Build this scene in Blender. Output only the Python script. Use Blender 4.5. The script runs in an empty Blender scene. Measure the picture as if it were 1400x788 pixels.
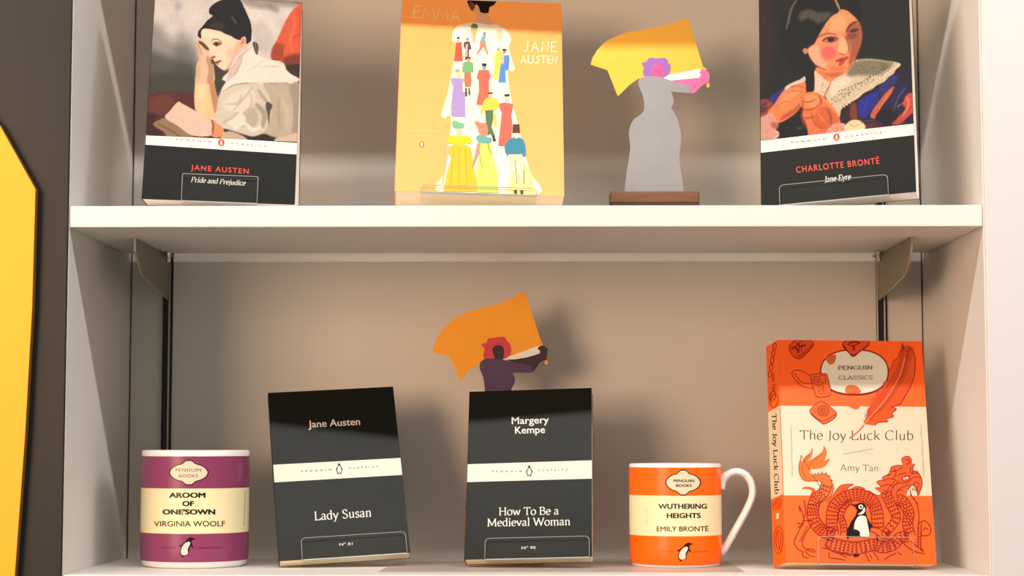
import bpy, bmesh, math, random
import numpy as np
from mathutils import Vector, Matrix
from mathutils.geometry import tessellate_polygon
random.seed(7); rng = np.random.default_rng(7)
S = bpy.context.scene
COL = S.collection
R = math.radians

# ------------------------------------------------------------------ camera
FPX, CD, CZ, VX, YH = 2600.0, 1.625, .113, 725.0, 604.0      # focal length in pixels of a 1400x788 frame
pit = math.atan((YH - 394) / FPX); yw = math.atan((VX - 700) / FPX * math.cos(pit))
camd = bpy.data.cameras.new('camera'); cam = bpy.data.objects.new('camera', camd); COL.objects.link(cam)
camd.sensor_width = 36; camd.lens = 36 * FPX / 1400; camd.clip_start = .05
cam.location = (0, -CD, CZ); cam.rotation_euler = (math.pi / 2 + pit, 0, yw)
S.camera = cam

# ------------------------------------------------------------------ light and exposure
w = bpy.data.worlds.new('room_light'); S.world = w; w.use_nodes = True
bg = w.node_tree.nodes['Background']; bg.inputs[0].default_value = (.90, .91, .84, 1); bg.inputs[1].default_value = .42
S.view_settings.view_transform = 'Standard'; S.view_settings.look = 'None'
S.view_settings.exposure = 0; S.view_settings.gamma = 1; S.view_settings.use_curve_mapping = False

def aim(o, t):
    o.rotation_euler = (Vector(t) - o.location).to_track_quat('-Z', 'Y').to_euler()
def spot(name, loc, tgt, e, col, size=R(80), rad=.02):
    l = bpy.data.lights.new(name, 'SPOT'); l.energy = e; l.color = col; l.spot_size = size; l.spot_blend = .6; l.shadow_soft_size = rad
    o = bpy.data.objects.new(name, l); COL.objects.link(o); o.location = loc; aim(o, tgt); return o
def area(name, loc, tgt, e, col, sx, sy):
    l = bpy.data.lights.new(name, 'AREA'); l.shape = 'RECTANGLE'; l.size = sx; l.size_y = sy; l.energy = e; l.color = col
    o = bpy.data.objects.new(name, l); COL.objects.link(o); o.location = loc; aim(o, tgt); return o
area('ceiling_strip_and_fill', (0, -.90, 1.35), (0, .12, .20), 19.5, (1, .95, .90), 2.2, .045)
for sx in (-1, 1):
    area('ceiling_strip_and_fill', (1.75 * sx, -.90, 1.35), (1.75 * sx, .12, .20), 26, (1, .95, .92), 1.1, .045)  # two fill strips added out at the sides to brighten the side walls
area('warm_side_lamp', (-1.95, -2.75, .55), (.2, .2, .2), 78, (1, .65, .42), 1.2, 1.2)

# ------------------------------------------------------------------ authoring maths (where a traced mark lies on a real plane)
_F = np.array([-math.sin(yw) * math.cos(pit), math.cos(yw) * math.cos(pit), math.sin(pit)])
_R = np.array([math.cos(yw), math.sin(yw), 0]); _U = np.cross(_R, _F); _C = np.array([0, -CD, CZ])
def ray(x, y):
    return _F + (x - 700) / FPX * _R - (y - 394) / FPX * _U
def on_y(x, y, Y):
    d = ray(x, y); t = (Y + CD) / d[1]; return _C + d * t
def px_of(P):
    d = np.asarray(P, float) - _C; k = d @ _F
    return (700 + FPX * (d @ _R) / k, 394 - FPX * (d @ _U) / k)
def homog(src, dst):
    A = []; b = []
    for (x, y), (u, v) in zip(src, dst):
        A.append([x, y, 1, 0, 0, 0, -u * x, -u * y]); b.append(u)
        A.append([0, 0, 0, x, y, 1, -v * x, -v * y]); b.append(v)
    h = np.linalg.solve(np.array(A, float), np.array(b, float)); return np.append(h, 1).reshape(3, 3)
def hmap(H, p):
    p = np.atleast_2d(np.asarray(p, float)); q = np.c_[p, np.ones(len(p))] @ H.T
    return q[:, :2] / q[:, 2:]
def CR(ox, oy, s):                                   # coordinates read in an enlarged crop -> frame coordinates
    return lambda pts: [(ox + x / s, oy + y / s) for x, y in pts]
ID = lambda pts: list(pts)
def smooth(pts, closed=True, n=5):
    P = [np.array(p, float) for p in pts]; N = len(P); out = []
    for i in range(N if closed else N - 1):
        g = (lambda k: P[k % N]) if closed else (lambda k: P[min(max(k, 0), N - 1)])
        a, b, c, d = g(i - 1), g(i), g(i + 1), g(i + 2)
        for j in range(n):
            t = j / n
            out.append(tuple(.5 * (2 * b + (c - a) * t + (2 * a - 5 * b + 4 * c - d) * t * t + (3 * b - a - 3 * c + d) * t ** 3)))
    if not closed: out.append(tuple(P[-1]))
    return out
def lin(c):
    c = np.asarray(c, float) / 255.; return np.where(c <= .04045, c / 12.92, ((c + .055) / 1.055) ** 2.4)

# ------------------------------------------------------------------ materials
def mat(name, rgb, rough=.5, metal=0, spec=.5, noise=0, nscale=40, bump=0, bscale=300, coat=0, stretch=(1, 1, 1), srgb=True):
    m = bpy.data.materials.new(name); m.use_nodes = True; nt = m.node_tree; N = nt.nodes; L = nt.links
    b = N['Principled BSDF']; c = lin(rgb) if srgb else np.array(rgb)
    b.inputs['Base Color'].default_value = (*c, 1); b.inputs['Roughness'].default_value = rough
    b.inputs['Metallic'].default_value = metal; b.inputs['Specular IOR Level'].default_value = spec; b.inputs['Coat Weight'].default_value = coat
    b.inputs['Coat Roughness'].default_value = .05
    if noise or bump:
        tc = N.new('ShaderNodeTexCoord'); mp = N.new('ShaderNodeMapping'); mp.inputs['Scale'].default_value = stretch
        L.new(tc.outputs['Object'], mp.inputs['Vector'])
    if noise:
        n = N.new('ShaderNodeTexNoise'); n.inputs['Scale'].default_value = nscale; n.inputs['Detail'].default_value = 5
        L.new(mp.outputs[0], n.inputs['Vector'])
        r = N.new('ShaderNodeMapRange'); r.inputs[1].default_value = .3; r.inputs[2].default_value = .7
        r.inputs[3].default_value = 1 - noise; r.inputs[4].default_value = 1 + noise; L.new(n.outputs['Fac'], r.inputs[0])
        h = N.new('ShaderNodeHueSaturation'); h.inputs['Color'].default_value = (*c, 1); L.new(r.outputs[0], h.inputs['Value'])
        L.new(h.outputs[0], b.inputs['Base Color'])
    if bump:
        n2 = N.new('ShaderNodeTexNoise'); n2.inputs['Scale'].default_value = bscale; L.new(mp.outputs[0], n2.inputs['Vector'])
        bp = N.new('ShaderNodeBump'); bp.inputs['Strength'].default_value = bump; bp.inputs['Distance'].default_value = .0005
        L.new(n2.outputs['Fac'], bp.inputs['Height']); L.new(bp.outputs[0], b.inputs['Normal'])
    return m
def ink_mat(name, rough, spec):
    m = bpy.data.materials.new(name); m.use_nodes = True; N = m.node_tree.nodes; L = m.node_tree.links
    a = N.new('ShaderNodeAttribute'); a.attribute_name = 'Col'; b = N['Principled BSDF']
    L.new(a.outputs['Color'], b.inputs['Base Color']); b.inputs['Roughness'].default_value = rough; b.inputs['Specular IOR Level'].default_value = spec
    return m
M = {}
M['laminate'] = mat('white_laminate', (222, 218, 212), .45, noise=.015, nscale=6, bump=.12, bscale=500)
M['laminate_back'] = mat('grey_white_back_laminate', (210, 204, 194), .5, noise=.02, nscale=5, bump=.15, bscale=500)
M['pilaster'] = mat('white_pilaster_paint', (206, 204, 204), .5, noise=.01, nscale=6, bump=.1)
M['dark'] = mat('dark_brown_metal', (34, 30, 28), .42, spec=.3, noise=.04, nscale=3)
M['yellow'] = mat('yellow_board', (250, 168, 0), .45, noise=.01, nscale=5)
M['yellow_edge'] = mat('yellow_board_edge', (120, 80, 30), .6, noise=.02)
M['rail_black'] = mat('rail_slot_black', (14, 12, 12), .5, noise=.05)
M['rail_lip'] = mat('rail_lip_grey', (168, 160, 148), .35, metal=.2, noise=.03)
M['bracket'] = mat('bracket_metal', (128, 122, 104), .45, metal=.2, noise=.05, nscale=60)
M['bracket_edge'] = mat('bracket_edge', (176, 168, 150), .3, metal=.4, noise=.03)
M['chrome'] = mat('chrome', (210, 205, 198), .15, metal=1, noise=.01)
M['ink'] = ink_mat('printed_ink', .45, .15)
M['ink_gloss'] = ink_mat('printed_glaze', .32, .3)
M['black_cover'] = mat('black_cover_card', (20, 22, 18), .36, spec=.18, noise=.06, nscale=25)
M['black_cover_satin'] = mat('black_cover_card_satin', (19, 20, 19), .42, spec=.15, noise=.06, nscale=25)
M['orange_cover'] = mat('orange_cover_card', (253, 164, 78), .45, spec=.8, noise=.02, nscale=25)
M['red_orange_cover'] = mat('red_orange_cover_card', (250, 96, 14), .45, spec=.4, noise=.02, nscale=25)
M['white_card'] = mat('white_card', (225, 218, 208), .5, noise=.02)
M['paper'] = mat('page_paper', (246, 226, 192), .8, noise=.10, nscale=60, stretch=(1, 60, 1), bump=.6, bscale=60)
M['paper_white'] = mat('page_paper_white', (246, 234, 222), .8, noise=.08, nscale=60, stretch=(1, 60, 1), bump=.6, bscale=60)
M['glaze'] = mat('white_glazed_china', (238, 233, 228), .30, spec=.35, noise=.01, nscale=20)
M['plum'] = mat('plum_glaze', (136, 58, 96), .30, spec=.35, noise=.04, nscale=20)
M['orange_glaze'] = mat('orange_glaze', (255, 102, 0), .30, spec=.35, noise=.02, nscale=20)
M['cream_glaze'] = mat('cream_glaze', (238, 224, 178), .30, spec=.35, noise=.02, nscale=20)
M['flag'] = mat('flag_yellow_card', (255, 190, 62), .5, noise=.02)
M['flag_orange'] = mat('flag_amber_card', (248, 160, 18), .5, noise=.02)
M['hair_purple'] = mat('lilac_card', (152, 100, 186), .5, noise=.02)
M['face_pink'] = mat('pink_card', (240, 86, 146), .5, noise=.02)
M['arm_pink'] = mat('pale_pink_card', (242, 108, 164), .5, noise=.02)
M['dress_grey'] = mat('silver_grey_card', (186, 184, 186), .30, metal=.55, noise=.05, nscale=30)
M['white_part'] = mat('white_cutout_card', (240, 234, 228), .5, noise=.01)
M['hair_red'] = mat('crimson_card', (206, 56, 66), .5, noise=.02)
M['face_dark'] = mat('dark_brown_card', (52, 20, 30), .5, noise=.04)
M['dress_purple'] = mat('dark_purple_card', (78, 50, 88), .5, noise=.04)
M['patch'] = mat('pale_grey_patch', (186, 172, 164), .3, noise=.01)
M['floor'] = mat('grey_floor', (120, 108, 98), .5, noise=.1, nscale=3)
def wood_mat():
    m = mat('brown_wood', (150, 98, 66), .5, noise=.25, nscale=30, stretch=(1, 1, 9), bump=.3, bscale=80)
    return m
M['wood'] = mat('brown_wood', (112, 76, 54), .55, noise=.22, nscale=25, stretch=(1, 4, 8), bump=.4, bscale=90)
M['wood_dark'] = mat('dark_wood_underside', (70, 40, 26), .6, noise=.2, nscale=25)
def acrylic():
    m = bpy.data.materials.new('clear_acrylic'); m.use_nodes = True; N = m.node_tree.nodes; L = m.node_tree.links
    for n in list(N):
        if n.type == 'BSDF_PRINCIPLED': N.remove(n)
    out = [n for n in N if n.type == 'OUTPUT_MATERIAL'][0]
    t = N.new('ShaderNodeBsdfTransparent'); t.inputs[0].default_value = (.965, .97, .96, 1)
    g = N.new('ShaderNodeBsdfGlossy'); g.inputs['Roughness'].default_value = .05; g.inputs[0].default_value = (1, 1, 1, 1)
    lw = N.new('ShaderNodeLayerWeight'); lw.inputs['Blend'].default_value = .5
    pw = N.new('ShaderNodeMath'); pw.operation = 'POWER'; pw.inputs[1].default_value = 5; L.new(lw.outputs['Facing'], pw.inputs[0])
    f = N.new('ShaderNodeMath'); f.operation = 'MULTIPLY_ADD'; f.inputs[1].default_value = .6; f.inputs[2].default_value = .02; L.new(pw.outputs[0], f.inputs[0])
    x = N.new('ShaderNodeMixShader'); L.new(f.outputs[0], x.inputs[0]); L.new(t.outputs[0], x.inputs[1]); L.new(g.outputs[0], x.inputs[2])
    L.new(x.outputs[0], out.inputs[0]); return m
M['acrylic'] = acrylic()
M['edge_glint_grey'] = mat('painted_edge_glint', (150, 150, 142), .25, noise=.01)  # flat grey stands in for light caught at clear edges

# ------------------------------------------------------------------ object helpers
def link(name, me, m=None, parent=None, mats=None):
    o = bpy.data.objects.new(name, me); COL.objects.link(o)
    for q in (mats or ([m] if m else [])): me.materials.append(q)
    if parent: o.parent = parent
    return o
def empty(name, loc=(0, 0, 0), mw=None):
    o = bpy.data.objects.new(name, None); COL.objects.link(o); o.empty_display_size = .02
    if mw is not None: o.matrix_world = mw
    else: o.location = loc
    return o
def tag(o, label=None, cat=None, group=None, kind=None):
    for k, v in (('label', label), ('category', cat), ('group', group), ('kind', kind)):
        if v: o[k] = v
    return o
def me_of(name, vs, fs, sm=False):
    me = bpy.data.meshes.new(name); me.from_pydata([tuple(map(float, v)) for v in vs], [], fs); me.update()
    if sm: me.polygons.foreach_set('use_smooth', [True] * len(fs))
    return me
def box(name, lo, hi, m, parent=None, bev=.0006):
    bm = bmesh.new(); bmesh.ops.create_cube(bm, size=1)
    lo = Vector(lo); hi = Vector(hi)
    for v in bm.verts: v.co = Vector([lo[i] + (v.co[i] + .5) * (hi[i] - lo[i]) for i in range(3)])
    if bev: bmesh.ops.bevel(bm, geom=bm.edges[:], offset=bev, segments=2, affect='EDGES', profile=.5)
    me = bpy.data.meshes.new(name); bm.to_mesh(me); bm.free()
    return link(name, me, m, parent)
def prism(name, pts3, offset, m, parent=None, bev=0, side=None):
    """extrude a planar outline (3D points) by a vector"""
    bm = bmesh.new(); a = [bm.verts.new(tuple(p)) for p in pts3]; f = bm.faces.new(a)
    r = bmesh.ops.extrude_face_region(bm, geom=[f]); vs = [g for g in r['geom'] if isinstance(g, bmesh.types.BMVert)]
    bmesh.ops.translate(bm, verts=vs, vec=Vector(offset))
    bmesh.ops.recalc_face_normals(bm, faces=bm.faces[:])
    if bev: bmesh.ops.bevel(bm, geom=bm.edges[:], offset=bev, segments=1, affect='EDGES')
    if side:
        d = Vector(offset).normalized()
        for q in bm.faces:
            if abs(q.normal.dot(d)) < .5: q.material_index = 1
    me = bpy.data.meshes.new(name); bm.to_mesh(me); bm.free()
    return link(name, me, None, parent, [m] + ([side] if side else []))
def lathe(name, prof, m, parent=None, n=96):
    vs = []; fs = []
    for r, z in prof:
        for k in range(n):
            a = 2 * math.pi * k / n; vs.append((r * math.cos(a), r * math.sin(a), z))
    for i in range(len(prof) - 1):
        for k in range(n):
            k2 = (k + 1) % n; fs.append((i * n + k, i * n + k2, (i + 1) * n + k2, (i + 1) * n + k))
    return link(name, me_of(name, vs, fs, True), m, parent)
def sweep(name, path, ra, rb, m, parent=None, n=16, up=(0, 1, 0)):
    """oval tube along a path; rb is the radius along 'up'"""
    P = [Vector(p) for p in path]; vs = []; fs = []; up = Vector(up)
    for i, p in enumerate(P):
        t = (P[min(i + 1, len(P) - 1)] - P[max(i - 1, 0)]).normalized(); s = t.cross(up).normalized(); u = s.cross(t).normalized()
        A = ra[i] if isinstance(ra, list) else ra; B = rb[i] if isinstance(rb, list) else rb
        for k in range(n):
            a = 2 * math.pi * k / n; vs.append(p + s * A * math.cos(a) + u * B * math.sin(a))
    for i in range(len(P) - 1):
        for k in range(n): k2 = (k + 1) % n; fs.append((i * n + k, i * n + k2, (i + 1) * n + k2, (i + 1) * n + k))
    fs.append(tuple(range(n))[::-1]); fs.append(tuple(range((len(P) - 1) * n, len(P) * n)))
    return link(name, me_of(name, vs, fs, True), m, parent)

# ------------------------------------------------------------------ lettering: a sans from text curves, and a nib-drawn serif
_cap = {}
def sans_mesh(s, bold=0, space=1.0):
    cu = bpy.data.curves.new('t', 'FONT'); cu.body = s; cu.size = 1; cu.offset = bold; cu.space_character = space; cu.resolution_u = 3
    o = bpy.data.objects.new('t', cu); COL.objects.link(o)
    dg = bpy.context.evaluated_depsgraph_get(); me = bpy.data.meshes.new_from_object(o.evaluated_get(dg))
    vs = [(v.co.x, v.co.y) for v in me.vertices]; fs = [tuple(p.vertices) for p in me.polygons]
    bpy.data.objects.remove(o); bpy.data.meshes.remove(me); bpy.data.curves.remove(cu)
    return vs, fs
def C_(*p): return ('c', list(p))
def L_(*p): return ('l', list(p))
def ell(cx, cy, rx, ry, a0=0, a1=360, n=16):
    return ('p', [(cx + rx * math.cos(R(a0 + (a1 - a0) * k / n)), cy + ry * math.sin(R(a0 + (a1 - a0) * k / n))) for k in range(n + 1)])
# advance, strokes, serifs (x, y)
G = {
 'a': (.44, [C_((.07, .37), (.13, .45), (.22, .46), (.30, .41), (.31, .3)), L_((.31, .32), (.31, .08)), C_((.31, .09), (.34, .01), (.41, .03)), C_((.31, .28), (.17, .24), (.07, .17), (.07, .06), (.15, .0), (.25, .03), (.31, .1))], []),
 'b': (.50, [L_((.10, .72), (.10, .02)), ell(.25, .23, .18, .24, 150, -150)], [(.07, .72, .05)]),
 'c': (.42, [ell(.23, .23, .18, .24, 45, 320)], []),
 'd': (.50, [L_((.38, .72), (.38, .01)), ell(.24, .23, .18, .24, 35, 325)], [(.34, .72, .05), (.42, .01, .04)]),
 'e': (.43, [L_((.06, .26), (.38, .26)), ell(.22, .23, .17, .24, 5, 320)], []),
 'h': (.52, [L_((.12, .72), (.12, .0)), C_((.12, .34), (.2, .44), (.3, .46), (.38, .4), (.39, .28)), L_((.39, .3), (.39, .0))], [(.08, .72, .05), (.12, 0, .08), (.39, 0, .08)]),
 'i': (.26, [L_((.13, .46), (.13, .0)), ell(.13, .63, .018, .018, 0, 360, 6)], [(.09, .45, .05), (.13, .0, .09)]),
 'j': (.24, [C_((.14, .46), (.14, .0), (.12, -.16), (.03, -.2)), ell(.14, .63, .018, .018, 0, 360, 6)], [(.10, .45, .05)]),
 'k': (.50, [L_((.12, .72), (.12, .0)), L_((.40, .45), (.14, .2)), L_((.22, .27), (.42, .0))], [(.09, .72, .05), (.12, .0, .08), (.40, .45, .06), (.43, .0, .07)]),
 'l': (.25, [L_((.13, .72), (.13, .0))], [(.09, .72, .05), (.13, .0, .08)]),
 'm': (.78, [L_((.12, .46), (.12, .0)), C_((.12, .34), (.2, .44), (.3, .46), (.38, .4), (.39, .28)), L_((.39, .3), (.39, .0)), C_((.39, .34), (.47, .44), (.57, .46), (.65, .4), (.66, .28)), L_((.66, .3), (.66, .0))], [(.09, .45, .05), (.12, 0, .08), (.39, 0, .08), (.66, 0, .08)]),
 'n': (.52, [L_((.12, .46), (.12, .0)), C_((.12, .34), (.2, .44), (.3, .46), (.38, .4), (.39, .28)), L_((.39, .3), (.39, .0))], [(.09, .45, .05), (.12, 0, .08), (.39, 0, .08)]),
 'o': (.48, [ell(.24, .23, .19, .24, 90, 450, 20)], []),
 'r': (.38, [L_((.12, .46), (.12, .0)), C_((.12, .32), (.2, .43), (.28, .46), (.34, .43))], [(.09, .45, .05), (.12, 0, .08)]),
 's': (.38, [C_((.31, .37), (.25, .45), (.14, .46), (.08, .38), (.12, .28), (.24, .21), (.31, .13), (.27, .02), (.15, -.01), (.07, .08))], []),
 'u': (.52, [L_((.12, .45), (.12, .16)), C_((.12, .18), (.14, .04), (.22, .0), (.32, .03), (.39, .12)), L_((.39, .45), (.39, .01))], [(.09, .45, .05), (.36, .45, .05), (.43, .01, .04)]),
 'v': (.46, [L_((.06, .45), (.23, .0)), L_((.23, .0), (.40, .45))], [(.06, .45, .07), (.40, .45, .06)]),
 'w': (.70, [L_((.06, .45), (.21, .0)), L_((.21, .0), (.35, .42)), L_((.35, .42), (.49, .0)), L_((.49, .0), (.64, .45))], [(.06, .45, .07), (.64, .45, .06)]),
 'y': (.46, [L_((.06, .45), (.24, .02)), C_((.41, .45), (.24, .02), (.16, -.18), (.05, -.2))], [(.06, .45, .07), (.41, .45, .06)]),
 'A': (.66, [L_((.06, 0), (.32, .68)), L_((.32, .68), (.60, 0)), L_((.16, .24), (.49, .24))], [(.06, 0, .07), (.60, 0, .07)]),
 'B': (.58, [L_((.12, .68), (.12, 0)), ('c', [(.12, .67), (.35, .67), (.44, .55), (.38, .40), (.12, .36)]), ('c', [(.12, .36), (.42, .35), (.51, .2), (.42, .03), (.12, .01)])], [(.09, .68, .05), (.09, 0, .05)]),
 'C': (.66, [ell(.36, .34, .29, .35, 40, 322, 20)], []),
 'E': (.56, [L_((.12, .68), (.12, 0)), L_((.12, .67), (.49, .67)), L_((.12, .36), (.4, .36)), L_((.12, .01), (.50, .01)), L_((.49, .68), (.49, .57)), L_((.50, 0), (.51, .12))], [(.09, .68, .05), (.09, 0, .05)]),
 'G': (.70, [ell(.36, .34, .29, .35, 40, 330, 20), L_((.61, .3), (.61, .05))], [(.58, .3, .08)]),
 'H': (.72, [L_((.13, .68), (.13, 0)), L_((.58, .68), (.58, 0)), L_((.13, .36), (.58, .36))], [(.13, .68, .09), (.13, 0, .09), (.58, .68, .09), (.58, 0, .09)]),
 'I': (.30, [L_((.15, .68), (.15, 0))], [(.15, .68, .09), (.15, 0, .09)]),
 'J': (.34, [C_((.20, .68), (.20, .2), (.17, -.02), (.05, -.1))], [(.20, .68, .09)]),
 'L': (.54, [L_((.12, .68), (.12, 0)), L_((.12, .01), (.48, .01)), L_((.48, 0), (.50, .13))], [(.12, .68, .09), (.09, 0, .05)]),
 'M': (.86, [L_((.12, 0), (.14, .68)), L_((.14, .68), (.42, .06)), L_((.42, .06), (.70, .68)), L_((.70, .68), (.73, 0))], [(.12, 0, .08), (.73, 0, .09), (.10, .68, .05), (.74, .68, .05)]),
 'N': (.72, [L_((.12, 0), (.12, .68)), L_((.12, .68), (.58, .02)), L_((.58, .02), (.58, .68))], [(.12, 0, .08), (.58, .68, .08), (.08, .68, .05)]),
 'P': (.54, [L_((.12, .68), (.12, 0)), ('c', [(.12, .67), (.38, .67), (.47, .52), (.40, .35), (.12, .32)])], [(.09, .68, .05), (.12, 0, .09)]),
 'S': (.52, [C_((.42, .55), (.34, .67), (.2, .69), (.1, .58), (.14, .44), (.34, .31), (.44, .18), (.36, .02), (.2, -.02), (.09, .12))], [(.44, .60, .012), (.08, .08, .012)]),
 'T': (.60, [L_((.30, .68), (.30, 0)), L_((.05, .67), (.55, .67)), L_((.05, .68), (.04, .57)), L_((.55, .68), (.56, .57))], [(.30, 0, .09)]),
 'U': (.68, [L_((.13, .68), (.13, .2)), C_((.13, .22), (.17, .05), (.33, -.01), (.5, .05), (.55, .22)), L_((.55, .22), (.55, .68))], [(.13, .68, .09), (.55, .68, .08)]),
 'W': (.94, [L_((.06, .68), (.26, 0)), L_((.26, 0), (.46, .66)), L_((.46, .66), (.66, 0)), L_((.66, 0), (.88, .68))], [(.06, .68, .08), (.88, .68, .07), (.46, .67, .06)]),
 'K': (.66, [L_((.12, .68), (.12, 0)), L_((.54, .67), (.14, .3)), L_((.25, .4), (.56, .0))], [(.12, .68, .09), (.12, 0, .09), (.54, .67, .07), (.56, 0, .08)]),
 ' ': (.26, [], []),
}
def nib_mesh(s, thick=.085, thin=.035, serif=True, italic=0, space=0.0):
    vs = []; fs = []; zs = []; x0 = 0
    def ribbon(pts, w=None):
        P = [np.array(p, float) for p in pts]; n = len(P); base = len(vs)
        for i in range(n):
            d = P[min(i + 1, n - 1)] - P[max(i - 1, 0)]; L = np.hypot(*d) or 1; d = d / L
            ww = w if w else thin + (thick - thin) * abs(d[1] * .93 - d[0] * .37) ** 1.4
            q = np.array([-d[1], d[0]]) * ww / 2
            for sg in (1, -1):
                p = P[i] + q * sg; vs.append((x0 + p[0] + italic * p[1], p[1]))
        zs.extend([(len(fs) % 9) * .1] * (2 * n))
        for i in range(n - 1): fs.append((base + 2 * i, base + 2 * i + 1, base + 2 * i + 3, base + 2 * i + 2))
    for ch in s:
        adv, st, sf = G.get(ch, G[' '])
        for kind, p in st:
            ribbon(smooth(p, False, 4) if kind == 'c' else p, thick * 1.25 if (kind == 'p' and len(p) == 7) else None)
        if serif:
            for sx, sy, hw in sf: ribbon([(sx - hw, sy), (sx + hw, sy)], thin * 1.1)
        x0 += adv + space
    return vs, fs, zs

# ------------------------------------------------------------------ ink: flat print on a surface
class Ink:
    def __init__(s, pmap, base=.00006, step=.000012, gain=1.0):
        s.pmap = pmap; s.v = []; s.f = []; s.c = []; s.z = []; s.lv = 0; s.base = base; s.step = step; s.gain = gain
    def add(s, vs, fs, col, zs=None):
        b = len(s.v); s.v += [tuple(p) for p in vs]; s.z += [s.lv + q for q in zs] if zs else [s.lv] * len(vs)
        s.f += [tuple(i + b for i in f) for f in fs]; s.c += [col] * len(fs)
    def fill(s, pts, col, T=ID, sm=False, up=True):
        if up: s.lv += 1
        p = T(pts); p = smooth(p, True, 4) if sm else p
        tr = tessellate_polygon([[Vector((x, y, 0)) for x, y in p]])
        s.add(p, [tuple(t) for t in tr], col)
    def stroke(s, pts, wd, col, T=ID, sm=True, closed=False, taper=False, up=False):
        if up: s.lv += 1
        p = T(pts); p = smooth(p, closed, 3) if sm and len(p) > 2 else list(p)
        if closed: p = p + [p[0]]
        P = [np.array(q, float) for q in p]; n = len(P); vs = []; fs = []
        for i in range(n):
            d = P[min(i + 1, n - 1)] - P[max(i - 1, 0)]; L = np.hypot(*d) or 1; d = d / L
            ww = wd * (math.sin(math.pi * (.08 + .84 * i / max(n - 1, 1))) if taper else 1)
            q = np.array([-d[1], d[0]]) * ww / 2; vs += [P[i] + q, P[i] - q]
        fs = [(2 * i, 2 * i + 1, 2 * i + 3, 2 * i + 2) for i in range(n - 1)]
        s.k = (getattr(s, 'k', 0) + 1) % 9; s.add(vs, fs, col, [s.k * .1] * len(vs))
    def oval(s, cx, cy, rx, ry, col, T=ID, n=28, up=True, k=1.0):
        s.fill([(cx + rx * np.sign(math.cos(a)) * abs(math.cos(a)) ** k, cy + ry * np.sign(math.sin(a)) * abs(math.sin(a)) ** k) for a in [2 * math.pi * (i + .5) / n for i in range(n)]], col, T, up=up)
    def text(s, t, a, b, h, col, T=ID, font='sans', bold=0, space=1.0, up=True, **kw):
        if up: s.lv += 1
        zs = None; (x0, y0), (x1, y1) = T([a, b]); (q0, q1) = T([(0, 0), (0, h)]); h = q1[1] - q0[1]
        if font == 'sans':
            vs, fs = sans_mesh(t, 0, space)
            if bold:
                v0, f0 = vs, fs; vs = []; fs = []
                for dx, dy in ((0, 0), (bold, 0), (-bold, 0), (0, bold * .6), (0, -bold * .6), (bold * .8, bold * .5), (-bold * .8, bold * .5), (bold * .8, -bold * .5), (-bold * .8, -bold * .5)):
                    k = len(vs); zs = (zs or []) + [k / len(v0) * .1] * len(v0); vs = vs + [(x + dx, y + dy) for x, y in v0]; fs = fs + [tuple(i + k for i in f) for f in f0]
            if not _cap: hv, _ = sans_mesh('H'); _cap['h'] = max(p[1] for p in hv)
            cap = _cap['h'] + bold * .6
        else: vs, fs, zs = nib_mesh(t, **kw); cap = .68
        xa = min(p[0] for p in vs); xb = max(p[0] for p in vs)
        d = np.array([x1 - x0, y1 - y0]); n = np.array([d[1], -d[0]]) / np.hypot(*d)
        out = [tuple(np.array([x0, y0]) + d * (p[0] - xa) / (xb - xa) + n * h * p[1] / cap) for p in vs]
        s.add(out, fs, col, zs)
    def build(s, name, parent, m=None, cuts=None):
        me = bpy.data.meshes.new(name)
        v2 = s.v; z = s.z; f = s.f; c = s.c
        if cuts:                                        # wraps round a mug: cut in narrow upright strips first
            bm = bmesh.new(); cl = bm.faces.layers.int.new('ci'); zl = bm.verts.layers.float.new('zz')
            bv = []
            for p, q in zip(v2, z): k = bm.verts.new((p[0], p[1], 0)); k[zl] = q; bv.append(k)
            for i, ff in enumerate(f):
                try: fc = bm.faces.new([bv[j] for j in ff]); fc[cl] = i
                except ValueError: pass
            for xx in cuts: bmesh.ops.bisect_plane(bm, geom=bm.verts[:] + bm.edges[:] + bm.faces[:], plane_co=(xx, 0, 0), plane_no=(1, 0, 0))
            bm.verts.index_update()
            v2 = [(k.co.x, k.co.y) for k in bm.verts]; z = [0] * len(v2)
            cc = [fc[cl] for fc in bm.faces]; f = [tuple(k.index for k in fc.verts) for fc in bm.faces]
            for fc, ci in zip(bm.faces, cc):
                lvl = s.z[s.f[ci][0]]
                for k in fc.verts: z[k.index] = lvl
            c = [s.c[i] for i in cc]; bm.free()
        P = s.pmap(np.array(v2, float), s.base + s.step * np.array(z, float))
        me.from_pydata([tuple(map(float, p)) for p in P], [], f); me.update()
        at = me.color_attributes.new('Col', 'FLOAT_COLOR', 'CORNER')
        arr = []
        for ff, q in zip(f, c):
            r = list(np.clip(lin(q) * s.gain * .82, 0, .95)) + [1]; arr += r * len(ff)
        at.data.foreach_set('color', np.array(arr, np.float32)); 
        # every print faces outward whichever way it was traced
        return link(name, me, m or M['ink'], parent)

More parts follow.
